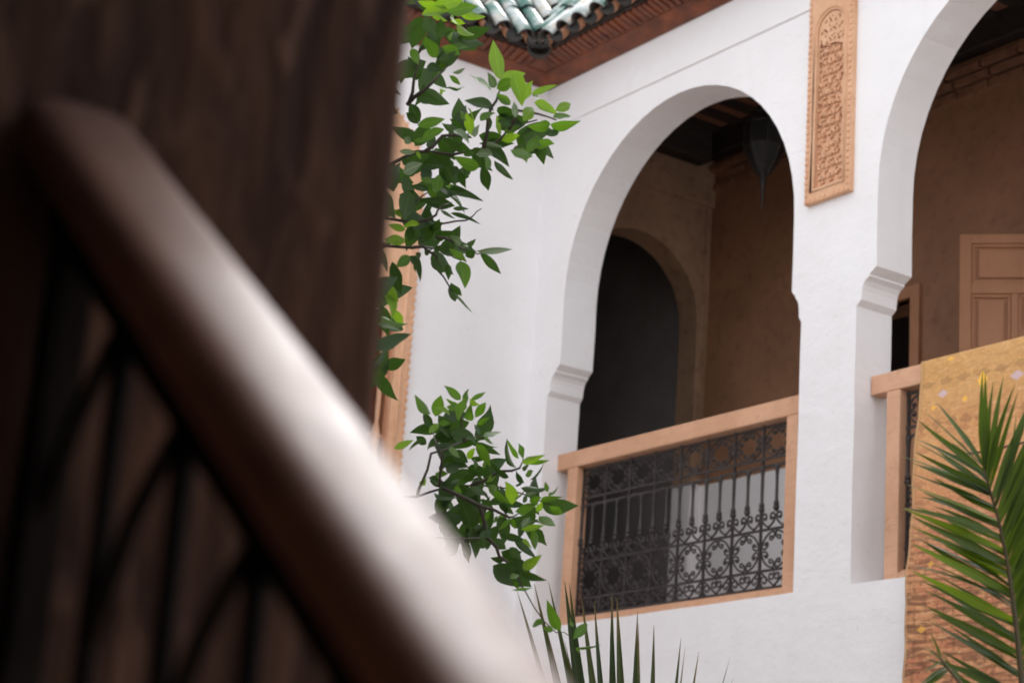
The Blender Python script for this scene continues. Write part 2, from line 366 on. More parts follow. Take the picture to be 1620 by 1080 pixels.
M_TWIG = m_simple('twig', (.022,.016,.009), (.045,.034,.018), .7, 40, bump=.3)
M_RACH = m_simple('palm_rib', (.05,.040,.015), (.09,.065,.022), .5, 20, bump=.2)
M_SOIL = m_simple('soil', (.05,.032,.022), (.09,.06,.04), .9, 20, bump=.5)

# ------------------------------------------------------------------ large structure: ground, walls, galleries
YA, TH = 6.6, .235                      # front face and thickness of the arcade wall
XB = -9.54                              # face of the courtyard wall with the carved window
FL = 1.62                               # upper floor level
MB().box(-16, 6, -6, 12, GROUND-.3, GROUND).obj('ground', M_GND)['kind'] = 'structure'

def arch_hole(xL, xR, pL, pR, zs=1.70, zc=3.62, zt=3.215, n=28):
    """outline of one arched opening: jambs, stepped corbels, round arch"""
    def prof(p):
        k = p/.11
        return [(0, zs), (0, zt-.172), (.026*k, zt-.146), (.030*k, zt-.10), (.036*k, zt-.075), (.048*k, zt-.055), (.064*k, zt-.043), (.070*k, zt-.040),
                (.070*k, zt-.030), (p, zt), (p, zc)]
    L = [(xL+d, z) for d, z in prof(pL)]; Rr = [(xR-d, z) for d, z in prof(pR)]
    a, b = xL+pL, xR-pR; cx, r = (a+b)/2, (b-a)/2
    arc = [(cx-r*math.cos(PI*k/n), zc+r*math.sin(PI*k/n)) for k in range(1, n)]
    raw = L + arc + Rr[::-1]; rj = random.Random(int(abs(xL)*100)); out = []
    for i, p in enumerate(raw):
        q = raw[(i+1) % len(raw)]; d = math.hypot(q[0]-p[0], q[1]-p[1]); m = max(1, int(d/.16)); out.append(p)
        for k in range(1, m):
            t = k/m; out.append((p[0]+(q[0]-p[0])*t+rj.uniform(-.0022, .0022), p[1]+(q[1]-p[1])*t+rj.uniform(-.0022, .0022)))
    return out
H1 = arch_hole(-9.36, -7.235, .105, .075)
H2 = arch_hole(-6.85, -4.70, .13, .08)
HC = 'x'
def holed_wall(outer, holes, axis, d0, d1):
    """flat wall with openings, swept to its thickness, reveals included"""
    mb = MB()
    loops = [outer]+holes; flat = [p for l in loops for p in l]
    tris = tessellate_polygon([[Vector((p[0], p[1], 0)) for p in l] for l in loops])
    def P(p, d): return {'x': (d,p[0],p[1]), 'y': (p[0],d,p[1])}[axis]
    n = len(flat); fs = [tuple(t) for t in tris]+[tuple(i+n for i in t[::-1]) for t in tris]; k = 0
    for l in loops:
        m = len(l)
        for i in range(m): fs.append((k+i, k+(i+1) % m, k+(i+1) % m+n, k+i+n))
        k += m
    return mb.add([P(p, d0) for p in flat]+[P(p, d1) for p in flat], fs)
# the wall itself
aw = holed_wall([(-10.4, GROUND), (-2.6, GROUND), (-2.6, 5.3), (-10.4, 5.3)], [H1, H2], 'y', YA, YA+TH).obj(
    'arcade_wall', M_PL, at=(-6, YA, GROUND), bevel=.005, seg=2, angle=30)
tag(aw, 'white plastered wall with two tall round arches and stepped corbels', 'wall')
MB().box(XB-.0, -7.207, YA-.013, YA+.01, 4.722, 5.0).box(-6.885, -2.6, YA-.013, YA+.01, 4.722, 5.0).obj('upper_band', M_PL, aw, bevel=.006)
bw = holed_wall([(-4, GROUND), (YA, GROUND), (YA, 5.3), (-4, 5.3)], [[(4.35, 1.95), (5.662, 1.95), (5.662, 3.342), (4.35, 3.342)]], 'x', XB, XB-.3).obj(
    'courtyard_wall', M_PL, at=(XB, 4, GROUND))
tag(bw, 'plain white courtyard wall under the tiled eave, behind the orange branches', 'wall')

# gallery behind the arches
YB, XC = 8.30, -10.0
MB().box(-14, -2.6, YA+TH, YB+.25, FL-.25, FL).obj('gallery_floor', M_GFL)['kind'] = 'structure'
DO1, DO2 = (-8.98, -8.145, FL, 3.77), (-6.70, -5.85, FL, 3.83)
MB().box(-14, -10.29, YB, YB+.2, FL-.2, 5.5).obj('passage_back_wall', M_DARK)['kind'] = 'structure'
gb = holed_wall([(-10.285, FL-.2), (-2.6, FL-.2), (-2.6, 5.5), (-10.285, 5.5)],
     [[(d[0], d[2]), (d[1], d[2]), (d[1], d[3]), (d[0], d[3])] for d in (DO1, DO2)], 'y', YB, YB+.22).obj('gallery_back_wall', M_BRW, at=(-7, YB, FL))
tag(gb, 'brown gallery wall painted white below, seen through the arches', 'wall')
arcC = [(7.70-.515, FL+.004)]+[(7.70-.515*math.cos(PI*k/24), 3.985+.515*math.sin(PI*k/24)) for k in range(0, 25)]+[(7.70+.515, FL+.004)]
gc = holed_wall([(YA+TH, FL), (YB, FL), (YB, 5.3), (YA+TH, 5.3)], [arcC], 'x', XC, XC-.19).obj('gallery_end_wall', M_BRC, at=(XC, 7.5, FL), bevel=.008, angle=30)
tag(gc, 'brown end wall of the gallery with a dark archway through it', 'wall')
MB().box(XC-.01, XC+.014, 8.243, 8.262, FL, 4.79).obj('moulding', M_BRC, gc, bevel=.004)
MB().box(XC-.01, XC+.03, YA+TH, YB-.002, 4.80, 5.06).obj('wall_band', M_BRC, gc, bevel=.006)
# the rooms beyond stay dark: closed on all sides
dk = MB()
dk.box(-14.2, -14, YA-.4, YB+.3, FL-.2, 5.5)
dk.obj('passage_end_wall', M_DARK)['kind'] = 'structure'
MB().box(-14, -10.402, YA-.3, YA+TH-.01, FL-.2, 5.5).obj('passage_side_wall', M_DARK)['kind'] = 'structure'
rm = MB(); rm.box(-9.6, -5.2, 10.0, 10.2, FL-.2, 5.5); rm.box(-9.8, -9.6, YB+.22, 10.2, FL-.2, 5.5); rm.box(-5.2, -5.0, YB+.22, 10.2, FL-.2, 5.5)
rm.box(-9.6, -5.2, YB+.22, 10.0, FL-.2, FL); rm.box(-9.6, -5.2, YB+.22, 10.0, 4.3, 4.5)
rm.obj('dark_room_walls', M_DARK)['kind'] = 'structure'
# gallery ceiling: boards over joists
gcl = MB().box(-14, -2.6, YA+.0, YB+.25, 5.34, 5.45).obj('gallery_ceiling', M_JOI, at=(-7, 7.5, 5.34)); gcl['kind'] = 'structure'
jm = MB().box(-.034, .034, YA+TH, YB, -.016, .016).mesh('joist', M_JOI)
pm = MB().box(-.099, .099, YA+TH, YB, -.008, .008).mesh('plank', M_PLK)
x = -9.86
while x < -3:
    place('joist', jm, gcl, Matrix.Translation((x, 0, 5.300)))
    place('plank', pm, gcl, Matrix.Translation((x+.1, 0, 5.327))) if False else None
    x += .2
x = -9.76
while x < -3:
    place('plank', pm, gcl, Matrix.Translation((x, 0, 5.325+random.uniform(-.004, .004)))); x += .2
MB().box(XC, -2.6, YB-.10, YB, 5.14, 5.318).obj('wall_beam', M_JOI, gcl, bevel=.008)
MB().box(XC, XC+.13, YA+TH, YB-.13, 5.07, 5.318).obj('wall_beam', M_JOI, gcl, bevel=.008)
# three stepped courses of thin bricks under the wall beam
for row in range(3):
    z = 4.935+row*.060; x = -9.98+(row % 2)*.13
    while x < -3.2:
        w = random.uniform(.22, .27)
        place('brick', MB().box(0, w, YB-.030-row*.016-random.uniform(0, .004), YB+.01, -.0205, .0205).mesh('brick', M_BRK), gb,
              Matrix.Translation((x, 0, z+random.uniform(-.003, .003))) @ Matrix.Rotation(random.uniform(-.006, .006), 4, 'Y')); x += w+.022

# near side: pier and stairs, with an unseen slab and walls added for light
MB().box(-9.5, 3, -3.2, .86, 1.50, 1.75).obj('added_ceiling_slab', M_JOI)['kind'] = 'structure'  # unseen slab put in to shade the foreground
MB().box(-9.5, 3, .62, .86, 1.75, 3.4).obj('added_upper_wall', M_PL)['kind'] = 'structure'  # unseen wall, height set for the sky it blocks and light it returns
MB().box(-9.5, 3, -3.4, -3.2, GROUND, 1.75).obj('added_rear_wall', M_GAR)['kind'] = 'structure'  # unseen wall put in behind the lens to keep the foreground dark
MB().box(3, 3.2, -3.4, 8, GROUND, 4.9).obj('added_east_wall', M_PL)['kind'] = 'structure'  # unseen white wall put in to bounce light across the courtyard
MB().box(-2.6, 3, YA, YA+.25, GROUND, 5.0).obj('north_wall_end', M_PL)['kind'] = 'structure'
st = MB()
for i in range(8):
    st.box(-1.42, .70-i*.265, -.75, .60, GROUND+i*.17, GROUND+(i+1)*.17)
st.obj('stairs', M_FLOOR, bevel=0)['kind'] = 'structure'
pg = MB(); NZ, NY = 40, 14
PX0, PX1, PY0, PY1 = -1.425, -1.98, -.10, .839
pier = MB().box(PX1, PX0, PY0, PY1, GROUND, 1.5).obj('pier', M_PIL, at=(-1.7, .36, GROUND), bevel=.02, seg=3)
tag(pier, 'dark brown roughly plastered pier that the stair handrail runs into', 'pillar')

# ------------------------------------------------------------------ tiled eaves
def tile_mesh(name, r0, r1, ln, up, m, th=.012, seg=9):
    """half-round roof tile, its length along +y rising is left to the object's rotation"""
    mb = MB(); vs = []; fs = []; K = 5
    for side in (0, 1):
        for j in range(K):
            t = j/(K-1); r = (r0*(1-t)+r1*t)-(th if side else 0)
            for k in range(seg+1):
                a = PI*k/seg
                vs.append((r*math.cos(a), ln*t, up*r*math.sin(a)*1.0))
    w = seg+1; o = K*w
    for j in range(K-1):
        for k in range(seg):
            fs.append((j*w+k, j*w+k+1, (j+1)*w+k+1, (j+1)*w+k)); fs.append((o+j*w+k, o+(j+1)*w+k, o+(j+1)*w+k+1, o+j*w+k+1))
        fs.append((j*w, (j+1)*w, o+(j+1)*w, o+j*w)); fs.append((j*w+seg, o+j*w+seg, o+(j+1)*w+seg, (j+1)*w+seg))
    for j in (0, K-1):
        for k in range(seg): fs.append((j*w+k, o+j*w+k, o+j*w+k+1, j*w+k+1))
    me = mb.add(vs, fs).mesh(name, m)
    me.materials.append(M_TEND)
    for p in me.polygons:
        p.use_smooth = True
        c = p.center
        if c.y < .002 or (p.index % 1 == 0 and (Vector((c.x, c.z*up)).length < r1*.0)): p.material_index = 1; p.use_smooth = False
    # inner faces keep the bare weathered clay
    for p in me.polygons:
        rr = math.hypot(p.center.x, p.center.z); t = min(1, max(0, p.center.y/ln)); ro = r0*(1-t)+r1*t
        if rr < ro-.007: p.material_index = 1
    return me
T_COV = tile_mesh('cover_tile', .058, .048, .34, 1, M_GLZ)
T_PAN = tile_mesh('pan_tile', .062, .074, .34, -1, M_TERR)
SL = R(50); PITCHT = .160
def eave(name, label, along, out, start, n, xyz0):
    """along: unit vector along the wall away from the corner; out: unit vector off the wall into the courtyard"""
    root = thing(name, Vector(xyz0), label, 'roof', 'tiled eaves over the courtyard')
    base = Vector(xyz0); A = Vector(along); O = Vector(out)
    rise = (-O*math.cos(SL)+Vector((0, 0, 1))*math.sin(SL)).normalized(); nrm = A.cross(rise)
    if nrm.z < 0: nrm = -nrm
    side = rise.cross(nrm)
    def M(p, jitter=0):
        m = Matrix(((side.x, rise.x, nrm.x, p.x), (side.y, rise.y, nrm.y, p.y), (side.z, rise.z, nrm.z, p.z), (0, 0, 0, 1)))
        return m @ Matrix.Rotation(random.uniform(-jitter, jitter), 4, 'Z') @ Matrix.Rotation(random.uniform(-jitter, jitter)*.6, 4, 'X')
    edge = base+O*OV+Vector((0, 0, EZ))
    L = start+n*PITCHT+.1
    def bar(prof, s0, s1):
        """prof: (out, up) outline swept along the wall, mitred at the corner"""
        mb = MB(); vs = []
        for s_ in (0, 1):
            for o_, z_ in prof:
                vs.append(base+O*o_+Vector((0, 0, z_))+A*((s1 if s_ else s0+o_)))
        k = len(prof)
        return mb.add(vs, [tuple(range(k)), tuple(range(k, 2*k))[::-1]]+[(i, (i+1) % k, (i+1) % k+k, i+k) for i in range(k)])
    bar([(.002, 0), (.022, 0), (.095, .052), (.100, .060), (.002, .060)], 0, L).obj('cornice_board', M_CED, root)
    bar([(.002, .062), (.110, .062), (.205, .092), (.205, .098), (.002, .098)], 0, L).obj('cornice_board', M_CED, root)
    bar([(.002, .100), (.20, .100), (.225, .106), (.225, .116), (.002, .116)], 0, L).obj('cornice_board', M_JOI, root)
    dv = [(.112, .056), (.135, .062), (.215, .088), (.215, .098), (.112, .07)]
    dmb = MB(); k = len(dv)
    vs = [O*o_+Vector((0, 0, z_))+A*s_ for s_ in (-.012, .012) for o_, z_ in dv]
    dmb.add(vs, [tuple(range(k)), tuple(range(k, 2*k))[::-1]]+[(i, (i+1) % k, (i+1) % k+k, i+k) for i in range(k)])
    dme = dmb.mesh('dentil', M_CED)
    s = .22
    while s < L-.05:
        place('dentil', dme, root, Matrix.Translation(base+A*s+Vector((0, 0, random.uniform(-.004, .004))))); s += random.uniform(.046, .056)
    # sloping bed under the tiles, mitred into the valley
    bd = [base+O*(OV-.07)+A*(OV-.07)+Vector((0,0,EZ+.012)), base+O*(OV-.07)+A*L+Vector((0,0,EZ+.012))]
    q = 1.3
    bd += [bd[1]+rise*q, bd[0]+rise*q-A*(q*math.cos(SL))]
    mbd = MB().add([*bd, *[p-nrm*.03 for p in bd]], [(0,1,2,3), (7,6,5,4), (0,4,5,1), (1,5,6,2), (2,6,7,3), (3,7,4,0)])
    mbd.obj('tile_bed', M_TEND, root)
    for i in range(n):
        for j in range(4):
            lift = rise*(j*.27)
            # tiles climb into the corner as the two slopes part from the valley
            for kind, me, ds, dn in (('cover_tile', T_COV, 0, .012+j*.004), ('pan_tile', T_PAN, PITCHT/2, .016+j*.003)):
                p = edge+A*(start+i*PITCHT+ds)+lift+nrm*dn+rise*random.uniform(-.012, .012)
                place(kind, me, root, M(p, .03))
            if i == 0 or True: pass
        # tiles that run on down into the valley corner
    for j in range(1, 5):
        s_ = start-j*PITCHT*1.0
        for jj in range(4):
            up_need = max(0.0, (OV-s_)/math.cos(SL)) 
            p = edge+A*s_+rise*(up_need+jj*.27+.02)+nrm*(.012+jj*.004)
            if jj < 3: place('cover_tile', T_COV, root, M(p, .03))
            p = edge+A*(s_+PITCHT/2)+rise*(max(0.0, (OV-s_-PITCHT/2)/math.cos(SL))+jj*.27+.02)+nrm*(.016+jj*.003)
            if jj < 3: place('pan_tile', T_PAN, root, M(p, .03))
    return root
OV, EZ = .30, .115
eave('tiled_eave', 'green tiled eave with red cedar cornice above the two arches', (1, 0, 0), (0, -1, 0), .40, 26, (XB, YA-.013, 4.992))
eave('tiled_eave', 'green tiled eave with red cedar cornice above the plain wall behind orange branches', (0, -1, 0), (1, 0, 0), .40, 20, (XB, YA-.013, 4.992))
# valley gutter tile in the corner where the two eaves meet
vg = thing('valley_tile', (XB+.3, YA-.3, 5.19), 'dark curved tile in the valley where the two tiled eaves meet', 'roof tile')
vd = Vector((-1, 1, 1.0*math.tan(SL)*1.0)).normalized(); vs_ = Vector((1, 1, 0)).normalized(); vn = vs_.cross(vd); vn = vn if vn.z > 0 else -vn
vp = Vector((XB+OV-.01, YA-.013-OV+.01, 4.992+EZ-.012))
place('channel', tile_mesh('channel', .075, .085, 1.0, -1, M_TERR), vg, Matrix(((vs_.x, vd.x, vn.x, vp.x), (vs_.y, vd.y, vn.y, vp.y), (vs_.z, vd.z, vn.z, vp.z), (0,0,0,1))))

# ------------------------------------------------------------------ carved panel between the arches
px0, px1, pz0, pz1 = -7.207, -6.887, 3.636, 5.0
cpn = MB()
rx0, rx1, rz0, rzc = px0+.062, px1-.058, pz0+.075, 4.55
rc, rr = (rx0+rx1)/2, (rx1-rx0)/2
niche = [(rx0, rz0), (rx1, rz0)]+[(rc+rr*math.cos(PI*k/14), rzc+rr*math.sin(PI*k/14)) for k in range(0, 15)]
cpn = holed_wall([(px0, pz0), (px1, pz0), (px1, pz1), (px0, pz1)], [niche], 'y', YA-.030, YA+.01).obj('carved_panel', M_CARV, aw, bevel=.004, angle=30)
def local_part(mb, name, m, parent, **k): return mb.obj(name, m, parent, **k)
MB().box(rx0-.01, rx1+.01, YA-.006, YA+.006, rz0-.01, rzc+rr+.01).obj('niche_back', M_CARV, cpn)
out = [(rx0-.018, rz0-.018), (rx1+.018, rz0-.018)]+[(rc+(rr+.018)*math.cos(PI*k/14), rzc+(rr+.018)*math.sin(PI*k/14)) for k in range(0, 15)]
MB().tube([(p[0], YA-.031, p[1]) for p in out], .0075, 6, closed=True).obj('niche_moulding', M_CARV, cpn, smooth=True)
# notched border, one small tooth after another
tm = MB().box(-.009, .009, -.0035, .0035, -.0075, .0075).mesh('notch', M_CARV)
z = pz0+.012
while z < pz1-.02:
    for xx in (px0+.013, px1-.013):
        place('notch', tm, cpn, Matrix.Translation((xx+random.uniform(-.002, .002), YA-.032, z)) @ Matrix.Rotation(random.uniform(-.25, .25), 4, 'Y'))
    z += .034
xx = px0+.04
while xx < px1-.03:
    place('notch', tm, cpn, Matrix.Translation((xx, YA-.032, pz0+.013)) @ Matrix.Rotation(PI/2+random.uniform(-.2, .2), 4, 'Y')); xx += .034
# leaf relief: a motif of six petals round a bud, staggered in rows
def petal(mb, cx, cz, ang, ln, w, y, dep):
    pts = []
    for t, k in ((0, 0), (.25, .75), (.55, 1), (.8, .6), (1, 0)): pts.append((t*ln, k*w))
    up = [(a, b) for a, b in pts]; dn = [(a, -b) for a, b in pts[1:-1]][::-1]
    ol = up+dn; c, s = math.cos(ang), math.sin(ang)
    def W(a, b, d): return (cx+a*c-b*s, y-d, cz+a*s+b*c)
    n = len(ol); vs = [W(a, b, 0) for a, b in ol]+[W(a*.94+.02*ln, b*.72, dep) for a, b in ol]+[W(ln*.5, 0, dep*1.35)]
    fs = [(i, (i+1) % n, (i+1) % n+n, i+n) for i in range(n)]+[(i+n, (i+1) % n+n, 2*n) for i in range(n)]
    mb.add(vs, fs)
def motif(seed):
    rnd = random.Random(seed); mb = MB()
    for k in range(6):
        a = k*PI/3+.3+rnd.uniform(-.12, .12)
        petal(mb, .010*math.cos(a), .010*math.sin(a), a, .036+rnd.uniform(-.003, .004), .0125, 0, .016)
    mb.lathe([(.011, 0), (.009, .014), (.004, .018)], (0, 0, 0), 7) if False else None
    petal(mb, -.008, 0, 0, .017, .008, 0, .024)
    return mb.mesh('carved_flower', M_CARV)
mots = [motif(k) for k in range(4)]
def stem(seed):
    rnd = random.Random(100+seed); mb = MB()
    mb.tube([(-.044, -.004, -.020), (-.03, -.010, .0), (-.008, -.012, .008), (.016, -.012, -.004), (.034, -.010, .010), (.046, -.004, .022)], .0065, 5)
    petal(mb, .0, .0, 1.2, .026, .009, -.001, .014); petal(mb, .01, -.004, -1.3, .026, .009, -.001, .014)
    return mb.mesh('carved_stem', M_CARV)
stems = [stem(0)]; rl0 = random.Random(4)
def drop(cx, cz, a, ln, w):
    c, sn = math.cos(a), math.sin(a); o = []
    for t, k in ((.06, .0), (.3, .8), (.6, 1), (.85, .6), (1, 0), (.85, -.6), (.6, -1), (.3, -.8)):
        o.append((cx+t*ln*c-k*w*sn, cz+t*ln*sn+k*w*c))
    return o
# pierced field: fans of leaf-shaped cuts, staggered row by row, with small raised leaves between them
field = [(rx0+.004, rz0+.004), (rx1-.004, rz0+.004)]+[(rc+(rr-.004)*math.cos(PI*k/14), rzc+(rr-.004)*math.sin(PI*k/14)) for k in range(0, 15)]
cuts = []; row = 0; z = rz0+.028
def inside(p):
    return rx0+.010 < p[0] < rx1-.010 and p[1] > rz0+.010 and (p[1] < rzc or (p[0]-rc)**2+(p[1]-rzc)**2 < (rr-.012)**2)
raised = []
while z < rzc+rr-.01:
    for c_ in range(4):
        xx = rx0+.012+(c_+(.5 if row % 2 else 0.05))*.062
        zz = z+rl0.uniform(-.004, .004)
        for a, d, l, w in ((1.05, .010, .030, .0058), (2.15, .010, .034, .0066), (-1.45, .008, .022, .0062), (-.35, .014, .019, .0045), (3.4, .014, .018, .0045)):
            a += rl0.uniform(-.15, .15); o = drop(xx+d*math.cos(a), zz+d*math.sin(a), a, l, w)
            if all(inside(p) for p in o) and rl0.random() < .93: cuts.append(o)
        raised.append((xx+.031, zz+.016))
    z += .056; row += 1
holed_wall(field, cuts, 'y', YA-.021, YA-.007).obj('carved_field', M_CARV, cpn)
for k, (xx, zz) in enumerate(raised):
    if inside((xx-.02, zz)) and inside((xx+.02, zz+.02)): place('carved_stem', stems[0], cpn, Matrix.Translation((xx, YA-.016, zz)) @ Matrix.Rotation(random.uniform(-.5, .5)+(PI if k % 2 else 0), 4, 'Y') @ Matrix.Scale(.42, 4))

# ------------------------------------------------------------------ balustrades in the arches
RY0, RY1 = 6.70, 6.785
bal = thing('balustrade', (-8.3, 6.74, 1.70), 'salmon framed wrought iron balustrade in the left arch, left uncovered', 'balustrade', 'balustrades in the arches')
xl, xr = -9.165, -7.43                  # inner faces of the posts
MB().box(-9.358, -7.237, RY0, RY1, 2.618, 2.714).obj('top_rail', M_SAL, bal, bevel=.006)
MB().box(-9.252, xl, RY0+.0005, RY1-.001, 1.702, 2.6175).obj('post', M_SAL, bal, bevel=.005)
MB().box(xr, -7.347, RY0+.0005, RY1-.001, 1.702, 2.6175).obj('post', M_SAL, bal, bevel=.005)
MB().box(xl+.0005, xr-.0005, RY0+.001, RY1-.002, 1.702, 1.752).obj('bottom_rail', M_SAL, bal, bevel=.005)
MB().box(xl+.0005, xr-.0005, RY0+.022, RY1-.015, 1.752, 1.766).obj('bead', M_SAL, bal, bevel=.003)
YI = 6.748; NCELL = 8; CW = (xr-xl)/NCELL
def hbar(z, w=.009, h=.007): MB().box(xl-.012, xr+.012, YI-.005, YI+.005, z-h, z+h).obj('iron_bar', M_IRON, bal)
for z in (2.600, 2.437, 2.395, 2.072, 1.866, 1.778): hbar(z, h=.006)
vm = MB().box(-.006, .006, -.006, .006, 1.768, 2.612).mesh('iron_upright', M_IRON)
def spiral(cx, cz, r, a0, turns, n=14, shrink=.25):
    return [(cx+r*(1-(1-shrink)*i/n)*math.cos(a0+turns*2*PI*i/n), 0, cz+r*(1-(1-shrink)*i/n)*math.sin(a0+turns*2*PI*i/n)) for i in range(n+1)]
def smooth_pts(pts, k=3):
    """Catmull-Rom through 2D points, in the x-z plane"""
    out = []; P = [pts[0]]+list(pts)+[pts[-1]]
    for i in range(1, len(P)-2):
        for j in range(k):
            t = j/k; a, b, c, d = P[i-1], P[i], P[i+1], P[i+2]
            out.append(tuple(.5*((2*b[q])+(-a[q]+c[q])*t+(2*a[q]-5*b[q]+4*c[q]-d[q])*t*t+(-a[q]+3*b[q]-3*c[q]+d[q])*t**3) for q in range(2)))
    out.append(pts[-1]); return out
def rosette(w, h):
    # four C-scrolls, one bulging into each corner, their eight curled ends ringing an open centre
    mb = MB(); pl = []
    for k in range(11):
        a = R(45)*(k/10); pl.append((.90*math.cos(R(45)-a), .90*math.sin(R(45)-a)))
    pl[-1] = (.93, .03)
    # end of the scroll curls back towards the middle
    curl = [(.80, -.0), (.66, .06), (.53, .16), (.47, .27), (.52, .37), (.62, .36), (.65, .27)]
    half = pl[:9]+[(.90, .09), (.80, .06)]+curl[1:]
    for q in range(4):
        for flip in (0, 1):
            pts = []
            for a, b in half:
                p = (b, a) if flip else (a, b)
                for _ in range(q): p = (-p[1], p[0])
                pts.append((p[0]*w/2, 0, p[1]*h/2))
            mb.tube(pts, .0055, 5)
            mb.lathe([(.002, -.006), (.009, -.003), (.009, .003), (.002, .006)], pts[-1], 6)
    return mb.mesh('rosette', M_IRON, smooth=True)
ros_low, ros_top = rosette(CW, .206), rosette(CW, .163)
bm_ = MB().lathe([(.013, 2.188), (.014, 2.205), (.0085, 2.215), (.0075, 2.30), (.0085, 2.36), (.011, 2.385), (.012, 2.395)], (0, 0, 0), 8)
bm_.lathe([(.006, 2.158), (.013, 2.168), (.0165, 2.178), (.013, 2.188)], (0, 0, 0), 8)
for sgn in (1, -1):
    bm_.tube([(sgn*.046, 0, 2.402), (sgn*.026, 0, 2.397), (sgn*.011, 0, 2.382), (sgn*.006, 0, 2.35)], .0055, 5)
bal_me = bm_.mesh('baluster', M_IRON, smooth=True)
hm = MB()
for sgn in (1, -1):
    hm.tube([(sgn*p[0]*CW/4*.95, 0, 2.083+p[1]*.072) for p in smooth_pts([(0, 0), (.45, .18), (.86, .50), (.88, .85), (.58, 1.0), (.30, .85), (.32, .60), (.55, .58), (.60, .72)], 3)], .0058, 5)
heart_me = hm.mesh('heart_scroll', M_IRON, smooth=True)
sm_ = MB()
sm_.tube([(-CW*.46, 0, 1.862), (0, 0, 1.785), (CW*.46, 0, 1.862)], .0058, 5)
for sgn in (1, -1):
    sm_.tube([(sgn*CW*.46, 0, 1.786)]+[(sgn*(CW*.34+p[0]), 0, p[2]) for p in spiral(0, 1.815, .030, -PI/2+.2, 1.25)][::1], .005, 5)
    sm_.tube([(sgn*CW*.02, 0, 1.855)]+[(sgn*(CW*.10+p[0]), 0, p[2]) for p in spiral(0, 1.838, .024, PI-.4, 1.1)], .005, 5)
base_me = sm_.mesh('foot_scroll', M_IRON, smooth=True)
for i in range(NCELL+1):
    place('iron_upright', vm, bal, Matrix.Translation((min(max(xl+i*CW, xl+.012), xr-.012), YI, 0)))
for i in range(NCELL):
    cx = xl+(i+.5)*CW
    place('rosette', ros_low, bal, Matrix.Translation((cx, YI, 1.969)))
    place('rosette', ros_top, bal, Matrix.Translation((cx, YI, 2.5185)))
    place('foot_scroll', base_me, bal, Matrix.Translation((cx, YI, 0)))
    for s in (-.25, .25):
        place('heart_scroll', heart_me, bal, Matrix.Translation((cx+s*CW, YI, 0)))
    for s in (-.5, 0):
        place('baluster', bal_me, bal, Matrix.Translation((cx+s*CW+(.012 if (i == 0 and s) else 0), YI, 0)))
place('baluster', bal_me, bal, Matrix.Translation((xr-.012, YI, 0)))
dup(bal, (2.512, 0, 0), 'salmon framed wrought iron balustrade mostly covered by the hanging woven rug')

# rug over the right balustrade
prof = [(6.806, 2.30), (6.800, 2.55), (6.797, 2.69), (6.790, 2.718), (6.765, 2.7235), (6.72, 2.7235), (6.698, 2.721), (6.688, 2.708), (6.684, 2.66), (6.678, 2.55),
        (6.662, 2.35), (6.640, 2.10), (6.612, 1.85), (6.590, 1.72), (6.580, 1.62), (6.576, 1.45), (6.574, 1.25), (6.573, 1.0), (6.572, .7), (6.572, .4)]
rg = MB(); rg.uv = []; NX = 40; acc = [0]
i_front = 7
for i in range(1, len(prof)): acc.append(acc[-1]+math.hypot(prof[i][0]-prof[i-1][0], prof[i][1]-prof[i-1][1]))
fine = []
for i in range(len(prof)-1):
    k = max(1, int((acc[i+1]-acc[i])/.05))
    for j in range(k): fine.append((prof[i][0]+(prof[i+1][0]-prof[i][0])*j/k, prof[i][1]+(prof[i+1][1]-prof[i][1])*j/k, acc[i]+(acc[i+1]-acc[i])*j/k-acc[i_front]))
fine.append((*prof[-1], acc[-1]-acc[i_front])); WID = 1.45
for side in (0, 1):
    for (y, z, v) in fine:
        for k in range(NX+1):
            u = WID*k/NX; rip = max(0, min(1, (v-.02)*2))
            yy = y-rip*.015*(1+math.sin(u*8+v*1.2+.6*math.sin(v*3)))-.004*rip*math.sin(u*23+1)
            back = .007 if side else 0
            top_ = 1 if abs(v) < .16 and v < 0.0 else 0
            xo = .004*math.sin(v*11)+.003*math.sin(v*29)
            rg.v.append((-6.512+u*.99+xo+.062*min(1, max(0, v/1.05)), yy+(0 if v < -.13 else back) - (back if v < -.13 else 0), z-(back if -.13 <= v < .0 else 0))); rg.uv.append((u, v))
W_ = NX+1; F_ = len(fine); N_ = W_*F_
for i in range(F_-1):
    for k in range(NX):
        a = i*W_+k; rg.f.append((a, a+1, a+W_+1, a+W_)); rg.f.append((N_+a, N_+a+W_, N_+a+W_+1, N_+a+1))
    a = i*W_; rg.f.append((a, a+W_, N_+a+W_, N_+a)); a += NX; rg.f.append((a, N_+a, N_+a+W_, a+W_))
for i in (0, F_-1):
    for k in range(NX): a = i*W_+k; rg.f.append((a, N_+a, N_+a+1, a+1))
ro = rg.obj('rug', M_RUG, at=(-5.8, 6.7, 2.72), smooth=True)
tag(ro, 'gold and terracotta woven rug draped over the right balustrade', 'rug')

